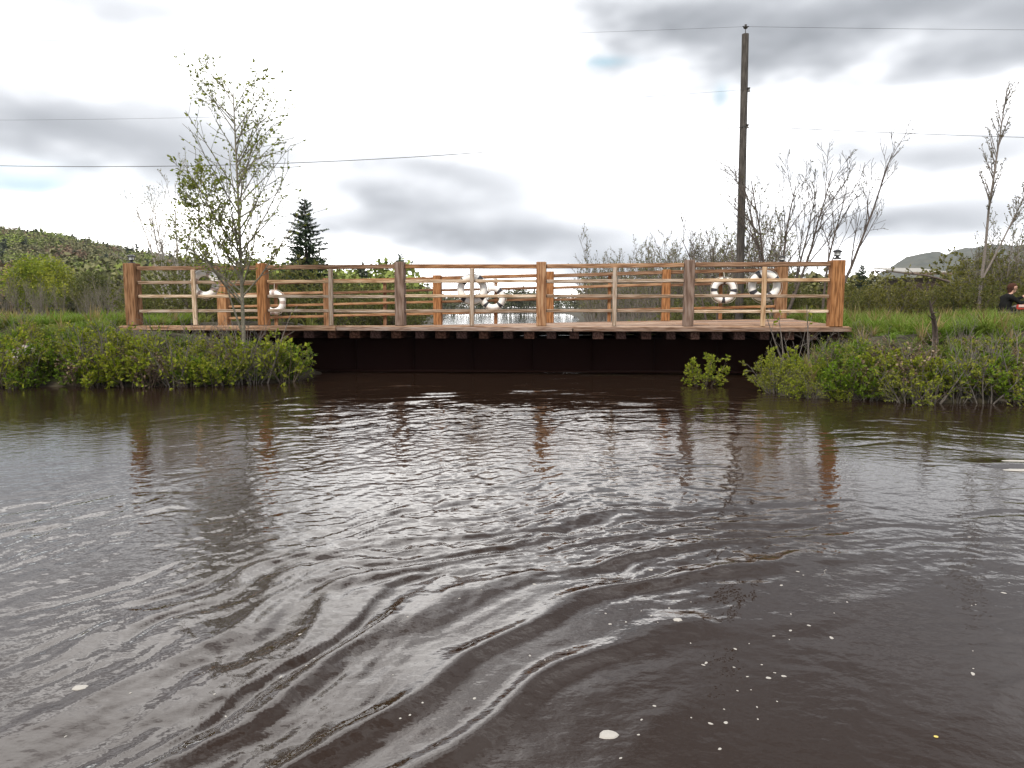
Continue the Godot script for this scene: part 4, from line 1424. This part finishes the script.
func make_person() -> void:
	var at := Vector3(13.2, ground_y(13.2, -19.6), -19.6)
	at.y = maxf(at.y, 0.98)
	var pad := single("seat_pad", beam_mesh(0.6, 0.09, 0.4, plain("pad_yellow", lin(0.5, 0.4, 0.1), 0.8), 0.03))
	pad.position = at + Vector3(-0.02, 0.12, 0)
	tag(pad, "yellow seat pad under the person on the bank", "cushion")
	var o := base("person", at + Vector3(0, 0.165, 0))
	tag(o, "person in a black jacket sitting on the bank and reaching forward", "person")
	var skin := Color(0.5, 0.3, 0.23)
	var jacket := Color(0.012, 0.012, 0.015)
	var trousers := Color(0.16, 0.15, 0.14)
	var g := Geo.new()
	var hip := Vector3(-0.08, 0.1, 0)
	var chest := Vector3(0.0, 0.45, 0)
	var neck := Vector3(0.06, 0.57, 0)
	var bones := [
		[hip, Vector3(-0.06, 0.28, 0), 0.14, 0.135], [Vector3(-0.06, 0.28, 0), chest, 0.135, 0.15],
		[Vector3(-0.02, 0.48, -0.15), Vector3(-0.02, 0.48, 0.15), 0.075, 0.075], [chest, neck, 0.1, 0.055], [neck, Vector3(0.085, 0.64, 0), 0.05, 0.05],
		[Vector3(0.0, 0.48, 0.18), Vector3(0.2, 0.34, 0.22), 0.062, 0.05], [Vector3(0.2, 0.34, 0.22), Vector3(0.44, 0.42, 0.16), 0.048, 0.036],
		[Vector3(0.0, 0.48, -0.18), Vector3(0.22, 0.4, -0.2), 0.062, 0.05], [Vector3(0.22, 0.4, -0.2), Vector3(0.45, 0.5, -0.1), 0.048, 0.036],
		[hip + Vector3(0, 0, 0.1), Vector3(0.34, 0.22, 0.14), 0.095, 0.07], [Vector3(0.34, 0.22, 0.14), Vector3(0.46, -0.1, 0.12), 0.065, 0.045], [Vector3(0.44, -0.11, 0.12), Vector3(0.62, -0.12, 0.13), 0.045, 0.035],
		[hip + Vector3(0, 0, -0.1), Vector3(0.34, 0.22, -0.14), 0.095, 0.07], [Vector3(0.34, 0.22, -0.14), Vector3(0.46, -0.1, -0.12), 0.065, 0.045], [Vector3(0.44, -0.11, -0.12), Vector3(0.62, -0.12, -0.13), 0.045, 0.035]]
	surface_net(g, bones, 0.017, 0.035, func(p: Vector3) -> Color:
		if p.y > 0.585 and p.x > 0.0:
			return skin
		if p.x > 0.12 and p.y < 0.3 or p.y < 0.12:
			return trousers
		return jacket)
	# head with brow, nose, chin and ears, turned along +x
	var head := Vector3(0.11, 0.74, 0)
	var face := [
		[head + Vector3(-0.02, 0.025, 0), head + Vector3(0.015, 0.03, 0), 0.092, 0.09], [head + Vector3(0.02, -0.03, 0), head + Vector3(0.045, -0.085, 0), 0.068, 0.04], [head + Vector3(-0.02, -0.03, 0), head + Vector3(-0.03, -0.11, 0), 0.06, 0.05],
		[head + Vector3(0.1, 0.015, 0), head + Vector3(0.12, -0.02, 0), 0.009, 0.015], [head + Vector3(0.09, 0.03, -0.035), head + Vector3(0.09, 0.03, 0.035), 0.014, 0.014],
		[head + Vector3(0.085, -0.055, -0.016), head + Vector3(0.085, -0.055, 0.016), 0.012, 0.012],
		[head + Vector3(-0.005, 0.02, 0.09), head + Vector3(0.0, -0.02, 0.085), 0.016, 0.01], [head + Vector3(-0.005, 0.02, -0.09), head + Vector3(0.0, -0.02, -0.085), 0.016, 0.01]]
	surface_net(g, face, 0.0075, 0.018, func(p: Vector3) -> Color:
		var e := p - head
		if e.x > 0.07 and absf(e.y - 0.008) < 0.008 and absf(absf(e.z) - 0.032) < 0.012:
			return Color(0.03, 0.02, 0.02)
		if e.x > 0.075 and absf(e.y + 0.055) < 0.005 and absf(e.z) < 0.024:
			return Color(0.3, 0.1, 0.09)
		return skin)
	# hands closed round the paddle shaft
	for hd in [[Vector3(0.44, 0.42, 0.16), Vector3(0.9, 0.42, -0.35)], [Vector3(0.45, 0.5, -0.1), Vector3(0.9, 0.5, 0.1)]]:
		var w: Vector3 = hd[0]
		var fwd := (w - Vector3(0.2, 0.36, w.z * 1.2)).normalized()
		var side := fwd.cross(Vector3.UP).normalized()
		var palm := w + fwd * 0.055
		var fb := [[w, palm, 0.028, 0.032], [palm - side * 0.02, palm + side * 0.02 + fwd * 0.02, 0.024, 0.024]]
		for k in 4:
			var root: Vector3 = palm + side * (k - 1.5) * 0.021 + fwd * 0.025
			var long: float = [0.036, 0.042, 0.04, 0.03][k]
			var knuckle := root + fwd * long
			var bend := knuckle + Vector3(0, -0.03, 0) + fwd * 0.008
			fb.append([root, knuckle, 0.0095, 0.009])
			fb.append([knuckle, bend, 0.009, 0.0085])
			fb.append([bend, bend - fwd * 0.022 + Vector3(0, -0.008, 0), 0.0085, 0.008])
		fb.append([w + fwd * 0.025 - side * 0.02, palm - side * 0.045 + fwd * 0.01 + Vector3(0, -0.012, 0), 0.013, 0.011])
		fb.append([palm - side * 0.045 + fwd * 0.01 + Vector3(0, -0.012, 0), palm - side * 0.03 + fwd * 0.038 + Vector3(0, -0.03, 0), 0.011, 0.009])
		surface_net(g, fb, 0.0055, 0.008, func(_p: Vector3) -> Color: return skin)
	var pm := plain("person_cloth_and_skin", Color.WHITE, 0.9)
	pm.metallic_specular = 0.2
	pm.vertex_color_use_as_albedo = true
	part("body", g.mesh(pm), o)
	var hair := Geo.new()
	surface_net(hair, [[head + Vector3(-0.03, 0.035, 0), head + Vector3(0.012, 0.052, 0), 0.098, 0.088], [head + Vector3(-0.055, 0.0, 0), head + Vector3(-0.07, -0.1, 0), 0.075, 0.05]], 0.009, 0.03, func(_p: Vector3) -> Color: return Color(0.06, 0.03, 0.02))
	part("hair", hair.mesh(pm), o)
	var bag := base("red_bag", at + Vector3(0.22, 0.4, 0.2))
	tag(bag, "small red bag in the lap of the person in black", "bag")
	part("pouch", beam_mesh(0.2, 0.15, 0.1, plain("bag_red", lin(0.45, 0.04, 0.03), 0.7), 0.03), bag)
	part("flap", beam_mesh(0.19, 0.07, 0.02, plain("bag_pale", lin(0.6, 0.42, 0.38), 0.7), 0.008), bag, Transform3D(Basis(), Vector3(0.0, 0.03, 0.062)))

# ------------------------------------------------------------------ foam on the water
func blob(sd: int, r: float, stretch: float) -> ArrayMesh:
	rng.seed = sd
	var g := Geo.new()
	var rim := PackedVector3Array()
	var low := PackedVector3Array()
	for i in 12:
		var a := TAU * i / 12.0
		var k := r * rng.randf_range(0.82, 1.12)
		rim.append(Vector3(cos(a) * k * stretch * 0.8, r * 0.12, sin(a) * k * 0.8))
		low.append(Vector3(cos(a) * k * stretch, -r * 0.1, sin(a) * k))
	for i in 12:
		var j := (i + 1) % 12
		g.tri(Vector3(0, r * 0.2, 0), rim[i], rim[j], Color.WHITE)
		g.tri(rim[i], low[i], low[j], Color.WHITE)
		g.tri(rim[i], low[j], rim[j], Color.WHITE)
	return g.mesh(M.foam, false)

func make_foam() -> void:
	var kinds := []
	for k in 5:
		kinds.append(blob(700 + k, 0.0075, 1.0 + 0.25 * k))
	rng.seed = 321
	var spots := []
	for i in 34:
		var r := rng.randf_range(2.0, 5.6)
		var a := rng.randf_range(-0.95, 0.1)
		for k in 2 + rng.randi() % 7:
			var rr := r + rng.randf_range(-0.09, 0.09)
			var aa := a + rng.randf_range(-0.16, 0.16)
			var p := Vector2(wave_centre.x + sin(aa) * rr, wave_centre.y - cos(aa) * rr)
			if p.y < -1.9 and absf(p.x) < -0.72 * p.y:
				spots.append([p.x, p.y])
	for s in spots:
		var o := single("foam_fleck", kinds[rng.randi() % 5])
		var k := pow(rng.randf(), 3.0) * 0.7 + 0.36
		o.transform = Transform3D(Basis(Vector3.UP, rng.randf() * TAU).scaled(Vector3(k, 0.6, k)), Vector3(s[0], water_y(s[0], s[1]) + 0.0006, s[1]))
		tag(o, "tiny white fleck of foam drifting on the smooth brown water", "foam", "foam flecks on the water")
	for s in [[0.31, -2.21, 0.027, "largest ragged patch of white foam floating on the smooth water"], [-1.55, -2.5, 0.022, "elongated pale foam patch on the choppy water"], [0.72, -3.05, 0.016, "oval white foam patch floating below the pole's reflection"]]:
		var o := single("foam_patch", blob(int(s[2] * 9000.0), s[2], 1.35))
		o.position = Vector3(s[0], water_y(s[0], s[1]) + 0.001, s[1])
		tag(o, s[3], "foam", "larger foam patches on the water")
	for s in [[4.35, -6.02, 0.05, 4.5, "white streak of broken water over the stone by the grassy bank"], [4.5, -6.35, 0.035, 5.5, "upper thin white streak of broken water over the stone"]]:
		var o := single("foam_streak", blob(int(s[2] * 7000.0), s[2], s[3]))
		o.transform = Transform3D(Basis(Vector3.UP, -0.12).scaled(Vector3(1, 0.5, 1)), Vector3(s[0], water_y(s[0], s[1]) + 0.004, s[1]))
		tag(o, s[4], "foam", "white water streaks")
	var petal := single("yellow_petal", blob(801, 0.006, 1.3))
	petal.material_override = plain("petal_yellow", lin(0.55, 0.45, 0.12), 0.7)
	petal.position = Vector3(1.35, water_y(1.35, -2.2) + 0.002, -2.2)
	tag(petal, "small yellow petal floating on the smooth dark water", "petal")
